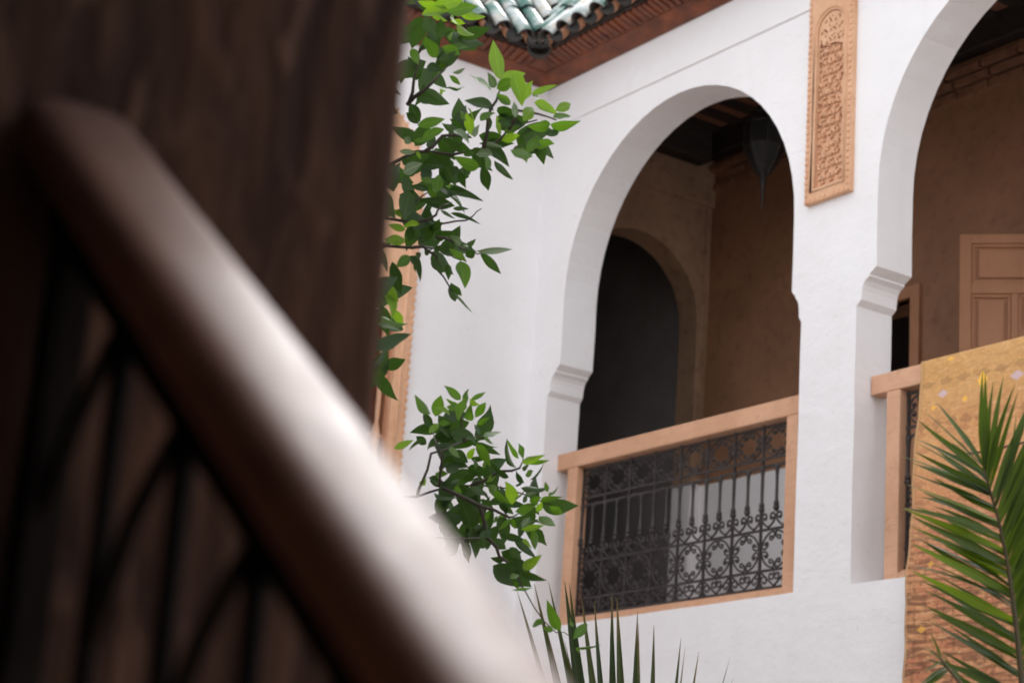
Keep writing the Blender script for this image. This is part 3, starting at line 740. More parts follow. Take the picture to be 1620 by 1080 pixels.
# ------------------------------------------------------------------ doors of the gallery
def casing(d, w=.072):
    x0, x1, z0, z1 = d
    mb = MB(); mb.box(x0-w, x0, YB-.03, YB+.06, z0, z1+w); mb.box(x1, x1+w, YB-.03, YB+.06, z0, z1+w); mb.box(x0, x1, YB-.03, YB+.06, z1, z1+w)
    c = mb.obj('door_frame', M_CASE, gb, bevel=.004)
    MB().box(x1-.012, x1, YB-.012, YB+.20, z0, z1).box(x0, x0+.012, YB-.012, YB+.20, z0, z1).obj('inner_bead', M_CASE, c)
    return c
casing(DO1); casing(DO2)
dl = thing('door_leaf', (-7.317, 7.8, FL), 'open panelled brown door leaf standing out in the gallery beside the dark doorway', 'door')
LW, LZ1 = .90, 3.832
ang = R(43)
def D(mb): # door built along +x from its free edge, then swung
    mb.v = [(-7.317+x*math.cos(ang)-y*math.sin(ang), 7.8+x*math.sin(ang)+y*math.cos(ang), z) for x, y, z in mb.v]; return mb
H0 = FL+.01
D(MB().box(.002, LW-.002, .024, .036, H0, LZ1-.002)).obj('core', M_DOOR, dl)
for a, b, c, d in ((0, .062, H0, LZ1), (LW-.062, LW, H0, LZ1)): D(MB().box(a, b, 0, .042, c, d)).obj('stile', M_DOOR, dl, bevel=.003)
for c, d in ((LZ1-.052, LZ1), (3.497, 3.553), (2.45, 2.53), (H0, H0+.12)): D(MB().box(.0625, LW-.0625, .0005, .0415, c, d)).obj('door_rail', M_DOOR, dl, bevel=.003)
for a in (.268, .268+.30): D(MB().box(a, a+.036, .001, .041, 2.5305, 3.4965)).obj('muntin', M_DOOR, dl, bevel=.003)
for c in (3.25, 3.00, 2.75): D(MB().box(.3045, .5675, .0015, .0405, c-.022, c+.022)).obj('muntin', M_DOOR, dl, bevel=.003)
def panel(a, b, c, d):
    mb = MB()
    t = .018
    mb.box(a, b, .009, .025, d-t, d); mb.box(a, b, .009, .025, c, c+t); mb.box(a, a+t, .009, .025, c+t, d-t); mb.box(b-t, b, .009, .025, c+t, d-t)
    o = D(mb).obj('panel_moulding', M_DOOR, dl, bevel=.003)
    D(MB().box(a+.034, b-.034, .008, .025, c+.034, d-.034)).obj('raised_panel', M_DOOR, o, bevel=.005)
panel(.063, LW-.063, 3.554, LZ1-.053)
panel(.063, .267, 2.532, 3.496); panel(.605, LW-.063, 2.532, 3.496)
zs = [3.496, 3.272, 3.228, 3.022, 2.978, 2.772, 2.728, 2.532]
for k in range(4): panel(.3045, .567, zs[2*k+1], zs[2*k])
panel(.063, LW-.063, H0+.121, 2.449)

# ------------------------------------------------------------------ hanging lantern
LX, LY = -8.68, 7.58
ln = thing('hanging_lantern', (LX, LY, 4.27), 'dark metal hanging lantern with a long pointed finial under the gallery ceiling', 'lantern')
lc = (LX, LY, 0); sg = 8
def ring_pts(r, z, k): return Vector((LX+r*math.cos(2*PI*k/sg+.2), LY+r*math.sin(2*PI*k/sg+.2), z))
MB().lathe([(.003, 4.27), (.008, 4.33), (.014, 4.42), (.026, 4.46), (.018, 4.475), (.035, 4.49)], lc, 10).obj('finial', M_IRON, ln, smooth=True)
prof_l = [(.035, 4.49), (.07, 4.545), (.125, 4.66), (.125, 4.80), (.085, 4.87), (.045, 4.90)]
gl = MB()
for i in range(len(prof_l)-1):
    (r0, z0), (r1, z1) = prof_l[i], prof_l[i+1]
    for k in range(sg):
        fr_mb = MB()
        fr_mb.add([ring_pts(r0*.985, z0, k), ring_pts(r0*.985, z0, k+1), ring_pts(r1*.985, z1, k+1), ring_pts(r1*.985, z1, k)], [(0, 1, 2, 3)])
        pn = fr_mb.obj('pane', M_GLS, ln); so = pn.modifiers.new('thick', 'SOLIDIFY'); so.thickness = .003
for k in range(sg): MB().tube([ring_pts(r, z, k) for r, z in prof_l], .0055, 5).obj('rib', M_IRON, ln)
for r, z in prof_l[1:-1]: MB().tube([ring_pts(r, z, k) for k in range(sg)], .0055, 5, closed=True).obj('hoop', M_IRON, ln)
MB().lathe([(.05, 4.90), (.055, 4.915), (.03, 4.95), (.012, 5.0), (.012, 5.02)], lc, 10).obj('cap', M_IRON, ln, smooth=True)
MB().tube([(LX, LY, 5.015), (LX, LY, 5.21)], .005, 5).obj('chain', M_IRON, ln)

# ------------------------------------------------------------------ carved window in the plain wall
wd = bpy.data.objects.new('window', None); COL.objects.link(wd); wd.parent = bw
wd.location = Vector((XB, 5, 1.9))-wloc(bw); WL[wd.name] = Vector((XB, 5, 1.9))
wy0, wy1 = 4.20, 5.752
def arch_top(y0, y1, zc, n=20, rise=.72): 
    c, r = (y0+y1)/2, (y1-y0)/2
    return [(c+r*math.cos(PI*k/n), zc+r*rise*math.sin(PI*k/n)) for k in range(n+1)]
outer = [(wy0, 1.80), (wy1, 1.80)]+arch_top(wy0, wy1, 4.15)
holed_wall(outer, [[(4.36, 1.96), (5.655, 1.96), (5.655, 3.335), (4.36, 3.335)]], 'x', XB+.028, XB-.012).obj('surround', M_CARV, wd, bevel=.004, angle=30)
z = 1.83; nm = MB().box(-.006, .006, -.007, .007, -.012, .012).mesh('notch', M_CARV)
while z < 4.15:
    for yy in (wy0+.004, wy1-.004): place('notch', nm, wd, Matrix.Translation((XB+.029, yy, z)) @ Matrix.Rotation(random.uniform(-.3, .3), 4, 'X'))
    z += .045
for k in range(1, 40):
    c, r = (wy0+wy1)/2, (wy1-wy0)/2; a = PI*k/40
    place('notch', nm, wd, Matrix.Translation((XB+.029, c+(r-.004)*math.cos(a), 4.15+(r-.004)*.72*math.sin(a))) @ Matrix.Rotation(-a, 4, 'X'))
# carved scrolls in the lunette and a raised inner moulding
MB().tube([(XB+.029, p[0], p[1]) for p in [(wy0+.10, 1.83), (wy0+.10, 4.15)][::-1]], .011, 6).obj('moulding', M_CARV, wd, smooth=True)
MB().tube([(XB+.029, wy1-.055, 1.83), (XB+.029, wy1-.055, 4.10)], .010, 6).obj('moulding', M_CARV, wd, smooth=True)
fm = []
for k in range(3):
    mb = MB()
    for q in range(7):
        a = q*2*PI/7+k
        ln_, w_ = .05, .016
        tmp = MB(); petal(tmp, .012*math.cos(a), .012*math.sin(a), a, ln_, w_, 0, .012)
        tmp.v = [(-y, x, z) for x, y, z in tmp.v]; mb.add(tmp.v, tmp.f)
    fm.append(mb.mesh('carved_flower', M_CARV))
for r_ in range(9):
    for q in range(9):
        yy = 4.42+q*.145+(.07 if r_ % 2 else 0); zz = 3.46+r_*.13
        c, r = (wy0+wy1)/2, (wy1-wy0)/2-.12
        if abs(yy-c) > .42 or (zz > 4.15 and ((yy-c)/r)**2+((zz-4.15)/(r*.72))**2 > 1): continue
        place('carved_flower', fm[(r_+q) % 3], wd, Matrix.Translation((XB+.028, yy, zz)))
# turned wooden screen
def spindle(z0, z1):
    h = z1-z0
    return MB().lathe([(.024, z0), (.024, z0+.03), (.014, z0+.04), (.017, z0+h*.2), (.017, z0+h*.4), (.013, z0+h*.44), (.024, z0+h*.47), (.026, z0+h*.5), (.024, z0+h*.53), (.013, z0+h*.56),
           (.017, z0+h*.6), (.017, z0+h*.8), (.014, z1-.04), (.024, z1-.03), (.024, z1)], (0, 0, 0), 10).mesh('spindle', M_SAL, smooth=True)
spm = spindle(1.976, 3.309); y = 5.605
while y > 4.4:
    place('spindle', spm, wd, Matrix.Translation((XB-.03, y, 0))); y -= .105
for z in (2.30, 2.645, 2.99): MB().box(XB-.04, XB-.02, 4.36, 5.655, z-.012, z+.012).obj('screen_bar', M_CASE, wd)
MB().box(XB-.10, XB-.08, 4.35, 5.66, 1.95, 3.34).obj('shutter', M_CED, wd)
MB().box(XB-.20, XB-.013, 5.645, 5.660, 1.952, 3.340).box(XB-.20, XB-.013, 4.352, 4.38, 1.952, 3.340).box(XB-.20, XB-.013, 4.38, 5.632, 3.31, 3.340).box(XB-.20, XB-.013, 4.38, 5.632, 1.952, 1.975).obj('window_frame', M_CASE, wd, bevel=.003)

# ------------------------------------------------------------------ stair railing in front of the lens
U = Vector((.57, 0, -.434)).normalized(); NN = Vector((-U.z, 0, U.x)); AY = .545
A0 = Vector((-1.4066, AY, .5563))
def RP(s, n, dy=0): return A0+U*s+NN*n+Vector((0, dy, 0))
sr = thing('stair_railing', (-.6, AY, GROUND+.9), 'stair railing with thick varnished wooden handrail over black iron balusters', 'railing')
SMAX = 2.35
hr = MB(); vs = []; fs = []
profile = []
for k in range(20):
    a = 2*PI*k/20; ca, sa = math.cos(a), math.sin(a)
    rx, rn = .046*math.copysign(abs(ca)**.65, ca), (.027 if sa > 0 else .025)*math.copysign(abs(sa)**.62, sa)
    profile.append((rx, rn))
for s_ in (-.025, .3, .8, 1.4, SMAX):
    vs += [RP(s_, b+.002, a) for a, b in profile]
for i in range(4):
    for k in range(20): fs.append((i*20+k, i*20+(k+1) % 20, (i+1)*20+(k+1) % 20, (i+1)*20+k))
fs += [tuple(range(20)), tuple(80+k for k in range(20))]
hr.add(vs, fs).obj('handrail', M_RAILW, sr, smooth=True)
bb = MB(); bn0, bn1 = -.060, -.027
q = [RP(0, bn0, -.011), RP(0, bn0, .011), RP(0, bn1, .011), RP(0, bn1, -.011)]
q2 = [p+U*SMAX for p in q]
bb.add(q+q2, [(0,1,2,3), (7,6,5,4), (0,4,5,1), (1,5,6,2), (2,6,7,3), (3,7,4,0)]).obj('iron_channel', M_BLK, sr, bevel=.003)
def rail_z(x, n=-.056):
    s_ = (x-A0.x+n*U.z)/U.x; return RP(s_, n).z, s_
MB().box(-1.412, -1.382, AY-.015, AY+.015, GROUND+1.30, .50).obj('newel', M_BLK, sr, bevel=.003)
xs = [-1.28+.116*k for k in range(16)]
for i, x in enumerate(xs):
    zt, s_ = rail_z(x)
    step = GROUND+(max(0, math.floor((.70-x)/.265))+1)*.17 if x < .70 else GROUND
    MB().tube([(x, AY, zt), (x, AY, zt-.25), (x, AY, zt-.5), (x, AY, max(step, GROUND))], .0085, 8).obj('iron_baluster', M_BLK, sr, smooth=True)
    xp = x-.116
    zp = zt-.02
    MB().tube([(xp+.004, AY, zp-.105), (xp+.022, AY, zp-.072), (xp+.05, AY, zp-.030), (xp+.078, AY, zp-.004), (xp+.112, AY, zt+.004)], .0075, 6).obj('brace', M_BLK, sr, smooth=True)

# ------------------------------------------------------------------ foliage
def leaf_mesh(name, wr, m, fold=.25, droop=.12, twist=0.0, wave=.0, n=8, peak=.42):
    """one leaf of length 1 along +y: folded along its midrib, drooping, twisted, with a wavy margin"""
    vs = []; fs = []; uv = []
    for i in range(n+1):
        t = i/n
        w = wr*.5*(math.sin(PI*t**(math.log(.5)/math.log(peak)))**.95) if 0 < t < 1 else .003
        z = -droop*t*t; a = twist*t; ca, sa = math.cos(a), math.sin(a)
        for k, q in ((-1, 0.0), (0, .5), (1, 1.0)):
            x_, z_ = k*w, (abs(k)*w*fold + (wave*w*math.sin(9*t+(2 if k > 0 else 0)) if k else 0))
            vs.append((x_*ca-z_*sa, t, z+x_*sa+z_*ca)); uv.append((q, t))
    for i in range(n):
        a = i*3; fs += [(a, a+1, a+4, a+3), (a+1, a+2, a+5, a+4)]
    mb = MB().add(vs, fs); mb.uv = uv; return mb.mesh(name, m, smooth=True)
def frame(base, tip, nrm, sx=1.0):
    d = tip-base; L = d.length; y = d/L; z = (nrm-y*nrm.dot(y)).normalized(); x = y.cross(z)
    return Matrix(((x.x*L*sx, y.x*L, z.x*L, base.x), (x.y*L*sx, y.y*L, z.y*L, base.y), (x.z*L*sx, y.z*L, z.z*L, base.z), (0, 0, 0, 1)))
MATS = [M_LDK, M_LMD, M_LYG, M_LPL]
LEAF = {(t, q): leaf_mesh('leaf', .42, MATS[t], (.12, .35, .55, .25, .7)[q], (.05, .18, .34, .10, .45)[q], (.1, -.5, .6, -.2, .3)[q], (.1, .2, .1, .3, .15)[q], peak=(.42, .38, .45, .5, .4)[q]) for t in range(4) for q in range(5)}
L1 = [(870,725,790,385,.28,2),(880,735,1075,640,.75,2),(970,660,1090,925,.5,2),(830,800,985,720,.6,1),(775,820,615,655,.35,1),(815,790,755,670,.5,3),(1060,925,1135,735,.5,2),(1140,850,1360,765,.3,2),(1150,860,1240,885,.4,1),(1165,920,1375,1000,.4,2),(1355,1000,1495,930,.5,2),(1335,1060,1485,1025,.5,1),(825,845,985,970,.35,1),(800,1000,595,850,.42,0),(830,1000,1000,1010,.5,0),(1065,1090,1175,950,.5,2),(1000,1060,985,920,.35,3),(680,1090,800,990,.4,1),(560,1090,495,1000,.4,1),(620,1100,590,960,.4,2),
(490,120,695,150,.4,2),(400,105,125,75,.35,2),(380,110,640,40,.4,1),(250,50,520,0,.4,2),(300,60,130,20,.35,2),(240,130,360,175,.35,2),(470,230,590,330,.4,2),(410,190,545,210,.4,2),(430,130,450,240,.5,2),(330,350,310,190,.6,0),(230,200,320,400,.6,0),(170,140,260,300,.6,0),(380,330,480,300,.5,1),(200,430,180,330,.5,1),(270,430,380,560,.6,0),(290,520,210,360,.5,1),(380,480,530,400,.4,1),(340,420,500,500,.5,1),(300,560,470,470,.5,0),(130,480,60,580,.6,1),(60,440,130,560,.5,1),(200,600,330,620,.5,0),(360,560,300,680,.5,1),(140,820,385,930,.5,0),(100,870,300,900,.5,0),(290,785,535,805,.25,0),(320,800,370,870,.4,2),(405,680,495,755,.4,1),(430,650,545,645,.25,3),(40,930,140,1090,.55,0),(100,640,90,500,.4,0)]
L2 = [(215,-10,310,75,.5,0),(305,95,515,45,.35,1),(745,180,700,0,.45,2),(500,75,720,200,.2,0),(690,130,565,50,.35,0),(600,130,705,190,.35,3),(760,190,790,90,.5,3),(880,130,880,20,.6,0),(970,175,940,20,.25,2),(1000,150,1120,100,.5,1),(980,215,1130,170,.4,2),(1060,90,960,60,.5,0),(1150,100,1030,30,.35,0),(1370,80,1225,110,.65,1),(1370,85,1565,115,.35,1),(1320,165,1470,150,.3,0),(1275,175,1185,310,.45,1),(1275,215,1395,245,.6,1),(1250,265,1340,275,.3,1),(1050,290,1215,350,.5,1),(1140,265,1190,390,.4,1),(870,260,1020,380,.45,0),(800,240,975,250,.2,3),(910,330,760,290,.45,3),(800,430,610,370,.45,1),(870,340,870,440,.7,1),(830,390,870,615,.3,0),(920,375,1060,540,.22,0),(680,340,770,290,.5,0),(690,420,720,495,.5,0),(580,420,650,490,.6,0),(640,460,690,600,.35,0),(520,430,620,550,.4,0),(560,375,605,420,.5,0),(560,600,550,545,.4,2),(560,605,785,670,.25,0),(330,680,600,740,.3,0),(490,770,600,840,.2,0),(590,760,710,760,.3,0),(570,795,785,860,.17,0),(400,920,500,880,.7,0),(340,200,500,120,.45,1),(390,200,430,290,.7,0),(480,190,600,320,.5,0),(440,180,400,290,.6,0),(200,190,260,240,.7,3),(280,215,400,210,.3,1),(160,300,300,310,.3,3),(300,300,330,360,.4,2),(400,300,440,380,.5,0),(190,470,330,400,.55,3),(180,360,260,420,.6,0),(350,400,500,420,.6,0),(200,500,300,460,.6,0),(450,640,480,490,.6,1),(370,590,450,660,.4,1),(250,580,400,600,.35,0),(330,520,450,550,.3,1),(160,650,340,700,.7,0),(250,620,180,840,.7,0),(240,640,330,720,.6,0),(220,840,90,760,.4,2),(320,880,205,890,.5,2),(210,930,80,890,.4,2),(260,900,230,1020,.6,0),(210,1030,60,1010,.5,2),(320,1060,370,960,.4,0),(520,960,445,1040,.6,0),(600,1050,600,960,.4,0),(650,1050,590,1000,.6,3),(700,1060,760,1020,.5,0)]
L3 = [(350,50,175,50,.5,2),(620,30,720,10,.6,0),(700,50,810,120,.5,0),(760,60,860,60,.5,3),(620,170,670,90,.6,0),(860,100,925,140,.3,3),(960,150,920,70,.6,0),(975,160,880,210,.6,0),(985,155,1300,155,.17,3),(1020,170,1205,350,.27,0),(740,130,890,240,.3,1),(840,245,885,435,.65,1),(730,270,735,405,.5,0),(640,180,670,345,.55,0),(580,230,690,340,.5,0),(520,140,600,190,.5,0),(760,440,790,610,.45,0),(760,440,850,560,.4,0),(780,520,940,700,.1,3),(440,170,500,220,.6,0),(390,200,275,290,.65,1),(420,260,445,345,.4,0),(230,250,300,530,.5,0),(140,460,280,600,.5,2),(180,520,260,720,.5,2),(240,680,335,830,.4,2),(130,740,300,860,.35,1),(90,805,300,855,.15,3)]
L4 = [(620,240,480,120,.35,1),(650,330,665,145,.4,1),(600,430,640,220,.4,1),(710,240,845,170,.3,1),(700,250,765,280,.3,2),(750,400,835,270,.45,1),(700,430,700,320,.6,1),(770,460,855,425,.3,1),(790,550,745,460,.8,0),(820,570,975,525,.4,1),(830,570,900,635,.3,1),(390,390,440,205,.5,1),(520,380,420,280,.3,2),(350,370,200,260,.25,1),(360,480,280,345,.45,0),(330,540,420,450,.4,2),(420,450,520,450,.5,1),(590,290,515,250,.3,1),(490,300,600,320,.4,1),(320,520,265,500,.3,0),(400,570,520,490,.6,0),(520,530,720,550,.4,0),(640,540,760,600,.5,0),(470,600,580,620,.4,0),(310,600,160,655,.3,0),(310,640,220,570,.6,0),(430,600,300,670,.6,0),(20,680,185,605,.35,2),(740,620,960,740,.25,0),(760,640,890,830,.4,1),(700,620,940,680,.2,0),(540,700,680,800,.6,0),(520,660,600,760,.4,1),(680,770,740,680,.4,2),(710,770,840,770,.35,0),(740,860,770,770,.6,1),(820,860,850,770,.5,1),(1120,850,965,675,.33,0),(1140,770,1035,610,.4,1),(1180,770,1150,640,.4,1),(1170,805,1340,745,.35,2),(1230,820,1400,785,.2,1),(1170,850,1245,840,.5,0),(1200,920,1270,880,.5,1),(1240,960,1385,855,.12,0),(1190,990,1090,880,.35,0),(1110,1010,1190,980,.6,0),(1050,940,900,840,.3,0),(1160,1030,1390,1060,.3,0),(1400,1070,1380,980,.4,1),(1430,1080,1500,1040,.4,1),(450,790,640,840,.6,0),(500,900,600,800,.7,0),(430,890,480,810,.5,0),(330,940,490,1010,.35,0),(300,1010,265,920,.7,2),(390,900,500,910,.4,1),(640,970,740,920,.5,0),(680,850,870,900,.5,0),(850,980,950,900,.3,2),(540,970,610,970,.6,0),(560,1090,600,1000,.5,1),(700,1020,840,1090,.4,0),(860,1010,970,1080,.4,1)]
L5 = [(110,0,270,40,.4,0),(150,110,340,200,.5,0),(340,60,400,110,.5,1),(400,180,480,400,.5,0),(430,130,540,170,.5,0),(560,290,450,180,.3,0),(500,60,560,180,.5,0),(560,90,690,200,.2,0),(560,170,690,240,.4,0),(640,60,830,210,.25,1),(850,215,830,-20,.45,2),(880,170,960,100,.4,3),(960,130,1080,110,.35,3),(1180,130,1230,110,.6,1),(1010,190,1110,150,.55,1),(1110,180,1255,155,.3,1),(990,180,950,150,.7,0),(880,280,1080,210,.35,1),(1000,240,1090,290,.6,0),(1080,280,1120,200,.45,2),(1190,230,1305,300,.5,1),(1095,320,1235,410,.45,1),(910,290,1000,270,.5,1),(940,420,1010,330,.5,3),(1010,380,1080,330,.6,0),(930,440,1150,400,.22,2),(1030,430,1085,610,.35,1),(850,340,880,430,.4,1),(840,340,740,440,.3,1),(730,320,820,310,.3,1),(620,360,640,270,.5,1),(680,380,730,320,.5,1),(580,400,560,300,.4,1),(520,450,620,400,.6,0),(560,520,660,440,.5,0),(750,480,980,540,.3,0),(660,520,790,610,.65,0),(650,560,620,620,.5,0),(870,520,1060,690,.28,0),(950,530,1020,585,.25,2),(770,700,940,640,.7,0),(830,600,930,700,.7,0),(660,690,800,720,.35,0),(770,770,900,760,.5,0),(955,800,1080,680,.5,2),(930,830,820,810,.3,0),(940,820,1105,910,.3,0),(830,880,930,830,.4,1),(860,880,910,970,.4,1),(850,980,1025,970,.1,1)]
L6 = [(390,480,285,295,.3,1),(450,440,495,400,.6,1),(480,540,580,430,.4,1),(500,605,660,598,.12,1),(500,600,525,640,.4,1),(270,430,180,420,.8,1),(340,480,270,460,.6,1)]
ALL = []
for Ls, ox, oy, sc in ((L1, 640, 0, 5.686), (L2, 600, 180, 5.0625), (L3, 580, 370, 5.686), (L4, 620, 590, 5.686), (L5, 660, 760, 5.686), (L6, 800, 890, 4.5)):
    for bx, by, tx, ty, w, tone in Ls: ALL.append((ox+bx/sc, oy+by/sc, ox+tx/sc, oy+ty/sc, w, tone))
TD = 5.0
tb = PX(455, 900, 5.2); tree = thing('orange_tree', (tb.x, tb.y, GROUND), 'glossy leaved orange tree whose branches reach out from behind the dark pier', 'tree')
def path(pts, d=TD, wob=.05):
    return [PX(p[0], p[1], (p[2] if len(p) > 2 else d)) for p in pts]
trunk = [Vector((tb.x, tb.y, GROUND)), Vector((tb.x+.03, tb.y-.02, GROUND+.7)), Vector((tb.x-.02, tb.y+.03, GROUND+1.4)), Vector((tb.x+.02, tb.y, .2))]
MB().tube(trunk+[PX(470, 620, 5.15)], [.075, .065, .058, .052, .046], 10).obj('trunk', M_BARK, tree, smooth=True)
limbs = [([(470,620,5.15),(500,480,5.15),(560,330,5.1),(615,262,5.05),(660,240),(715,245),(765,235),(805,205),(850,190)], .0075, .0018),
  ([(500,480,5.15),(540,300,5.15),(590,180,5.1),(645,105,5.05),(672,70),(690,25)], .007, .002),
  ([(645,165,5.05),(672,142),(692,122),(716,98)], .006, .002), ([(648,160,5.04),(655,125),(668,95)], .005, .0015),
  ([(765,235),(772,190),(785,160),(800,130)], .006, .002), ([(805,205),(820,175),(850,180),(880,190)], .005, .002), ([(672,240),(700,215),(730,215),(745,205)], .005, .002),
  ([(560,330,5.1),(610,345),(660,352),(680,350),(720,350),(748,342),(762,330)], .005, .0012), ([(660,352),(690,340),(700,325),(715,320)], .004, .0012),
  ([(560,400,5.1),(600,388),(650,392),(690,393),(712,400),(730,412)], .005, .0015), ([(650,392),(668,388),(690,405),(690,425),(712,455),(726,474)], .0045, .0012),
  ([(690,375),(720,385),(745,397),(765,400)], .004, .0015), ([(610,345),(640,330),(668,310),(690,300)], .004, .0012),
  ([(480,700,5.15),(540,760,5.1),(600,790,5.05),(660,785),(700,772),(745,768),(800,772),(850,790),(872,798)], .0045, .0013),
  ([(660,785),(668,762),(682,717),(730,700),(765,690)], .0045, .0016), ([(695,770),(700,720),(692,705),(684,680)], .004, .0012), ([(735,700),(730,670),(728,650)], .004, .0014),
  ([(745,768),(790,745),(822,740),(828,720)], .005, .0016), ([(700,772),(760,800),(805,818),(820,812)], .006, .002), ([(760,800),(770,850),(790,880),(815,905),(822,915)], .006, .002),
  ([(815,905),(845,960),(880,1000),(900,1005)], .0018, .001), ([(480,700,5.15),(600,850,5.1),(700,850,5.05),(770,850)], .004, .002)]
for pts, r0, r1 in limbs:
    P3 = [p*(1.025 if k_ > 2 else 1.0) for k_, p in enumerate(path(pts))]; n = len(P3)
    sm = []
    for i in range(n-1):
        sm.append(P3[i]); sm.append((P3[i]+P3[i+1])/2+Vector((random.uniform(-1,1), random.uniform(-1,1), random.uniform(-1,1)))*.006)
    sm.append(P3[-1]); k = len(sm)
    MB().tube(sm, [r0+(r1-r0)*i/(k-1) for i in range(k)], 6).obj('branch' if r0 > .007 else 'twig', M_BARK if r0 > .012 else M_TWIG, tree, smooth=True)
TO_CAM = -FWD
rl = random.Random(5)
stuff = MB(); SUN_UP = Vector((0, -.3, 1)).normalized()
extra = []
def add_leaf(bx, by, tx, ty, w, tone, d0, as_part=True):
    d1 = d0+rl.uniform(-.035, .035)
    tx, ty = tx+(tx-bx)*.06, ty+(ty-by)*.06; w = min(.60, w*1.02)*rl.uniform(.88, 1.12)
    b, t = PX(bx, by, d0), PX(tx, ty, d1)
    tocam = -b.normalized(); up = Vector((0, 0, 1))
    roll = rl.gauss(0, .55)
    y = (t-b).normalized(); nrm = (tocam if rl.random() < .62 else -tocam)
    nrm = Matrix.Rotation(roll, 3, y) @ nrm
    if tone == 2: nrm = nrm+up*.25
    app = max(.35, abs(math.cos(roll)))
    sx = min(1.4, (w/.42)/app)
    me = LEAF[(tone, rl.randrange(5))]
    M = frame(b, t, nrm, sx)
    if as_part: place('leaf', me, tree, M)
    else: stuff.add([M @ v.co for v in me.vertices], [tuple(p.vertices) for p in me.polygons])
for k, (bx, by, tx, ty, w, tone) in enumerate(ALL[:290]):
    add_leaf(bx, by, tx, ty, w, tone, TD+rl.uniform(-.10, .10)+(.05 if tone == 0 else -.03))
# inner leaves behind the listed ones, and the crown hidden by the pier
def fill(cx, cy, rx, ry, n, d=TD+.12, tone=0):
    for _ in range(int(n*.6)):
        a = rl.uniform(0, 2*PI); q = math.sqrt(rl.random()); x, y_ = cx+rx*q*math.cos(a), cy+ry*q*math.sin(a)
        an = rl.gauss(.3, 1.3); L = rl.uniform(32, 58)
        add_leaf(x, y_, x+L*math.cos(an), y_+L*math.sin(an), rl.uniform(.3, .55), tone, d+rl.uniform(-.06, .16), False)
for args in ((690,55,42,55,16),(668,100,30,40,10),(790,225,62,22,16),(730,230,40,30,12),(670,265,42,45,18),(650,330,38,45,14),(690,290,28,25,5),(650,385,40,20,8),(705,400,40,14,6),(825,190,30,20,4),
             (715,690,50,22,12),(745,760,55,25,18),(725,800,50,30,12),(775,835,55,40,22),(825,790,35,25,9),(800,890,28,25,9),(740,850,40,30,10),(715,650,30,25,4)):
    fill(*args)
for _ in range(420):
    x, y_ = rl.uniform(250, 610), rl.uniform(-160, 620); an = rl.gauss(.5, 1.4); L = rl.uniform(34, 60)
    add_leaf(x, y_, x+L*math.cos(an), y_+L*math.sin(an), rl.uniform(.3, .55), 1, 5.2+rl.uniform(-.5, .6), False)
so_ = stuff.obj('foliage', M_LDK, tree, smooth=True); so_['kind'] = 'stuff'

# palm frond on the right
PD = 4.6
pb = PX(1680, 1500, PD)
palm = thing('date_palm', (pb.x, pb.y, GROUND), 'young date palm with an upright feathery frond in front of the rug', 'palm')
MB().lathe([(.13, GROUND), (.15, GROUND+.3), (.12, GROUND+.9), (.13, GROUND+1.4), (.09, pb.z-.05), (.05, pb.z+.08)], (pb.x, pb.y, 0), 12).obj('trunk', M_BARK, palm, smooth=True)
def blade_mesh(name, wr, droop, m, peak=.3, n=8, side=0.0):
    vs = []; fs = []; uv = []
    for i in range(n+1):
        t = i/n; w = wr*.5*((.4+.6*t/peak) if t < peak else ((1-t)/(1-peak))**.8) if t < 1 else .0005
        sx = side*t**2.5
        vs += [(-w+sx, t, w*.6-droop*t*t), (sx, t, -droop*t*t), (w+sx, t, w*.6-droop*t*t)]; uv += [(0, t), (.5, t), (1, t)]
    for i in range(n): a = i*3; fs += [(a, a+1, a+4, a+3), (a+1, a+2, a+5, a+4)]
    mb = MB().add(vs, fs); mb.uv = uv; return mb.mesh(name, m, smooth=True)
LM = {(m.name, q): blade_mesh('leaflet', .070, (.01, .05, .10, .16)[q], m, .35, side=(0, .03, -.04, .05)[q]) for m in (M_PLM, M_PLY) for q in range(4)}
def rach(pts, r0, r1, name='frond_rib'):
    P3 = [PX(*p) for p in pts]; k = len(P3)
    return MB().tube(P3, [r0+(r1-r0)*i/(k-1) for i in range(k)], 7).obj(name, M_RACH, palm, smooth=True)
spine = [(1556,738,PD), (1566,775,PD), (1580,822,PD), (1592,880,PD-.01), (1600,930,PD-.02), (1608,990,PD-.03), (1614,1050,PD-.05), (1622,1130,PD-.06), (1640,1260,PD-.05), (1680,1500,PD)]
rach(spine, .0022, .009)
def on_spine(y):
    for a, b in zip(spine, spine[1:]):
        if a[1] <= y <= b[1]:
            t = (y-a[1])/(b[1]-a[1]); return a[0]+(b[0]-a[0])*t, y
    return spine[0][:2] if y < spine[0][1] else spine[-1][:2]
rp = random.Random(3)
def leaflet(by, tx, ty, w=1.0, light=False, dd=0.0, base=None):
    bx, by = base if base else on_spine(by)
    b, t = PX(bx, by, PD), PX(tx, ty, PD+dd+rp.uniform(-.05, .05))
    nrm = Matrix.Rotation(rp.gauss(.3, .45), 3, (t-b).normalized()) @ (-b.normalized()+Vector((0, 0, .35)))
    place('leaflet', LM[((M_PLY if light else M_PLM).name, rp.randrange(4))], palm, frame(b, t, nrm, w*rp.uniform(.9, 1.12)*(.75 if (t-b).length > .28 else 1.0)))
ups = [(742,1545,586),(744,1559,586),(746,1565,602),(755,1584,592),(765,1589,606),(775,1610,618),(800,1624,655)]
for by, tx, ty in ups: leaflet(by, tx, ty, .95)
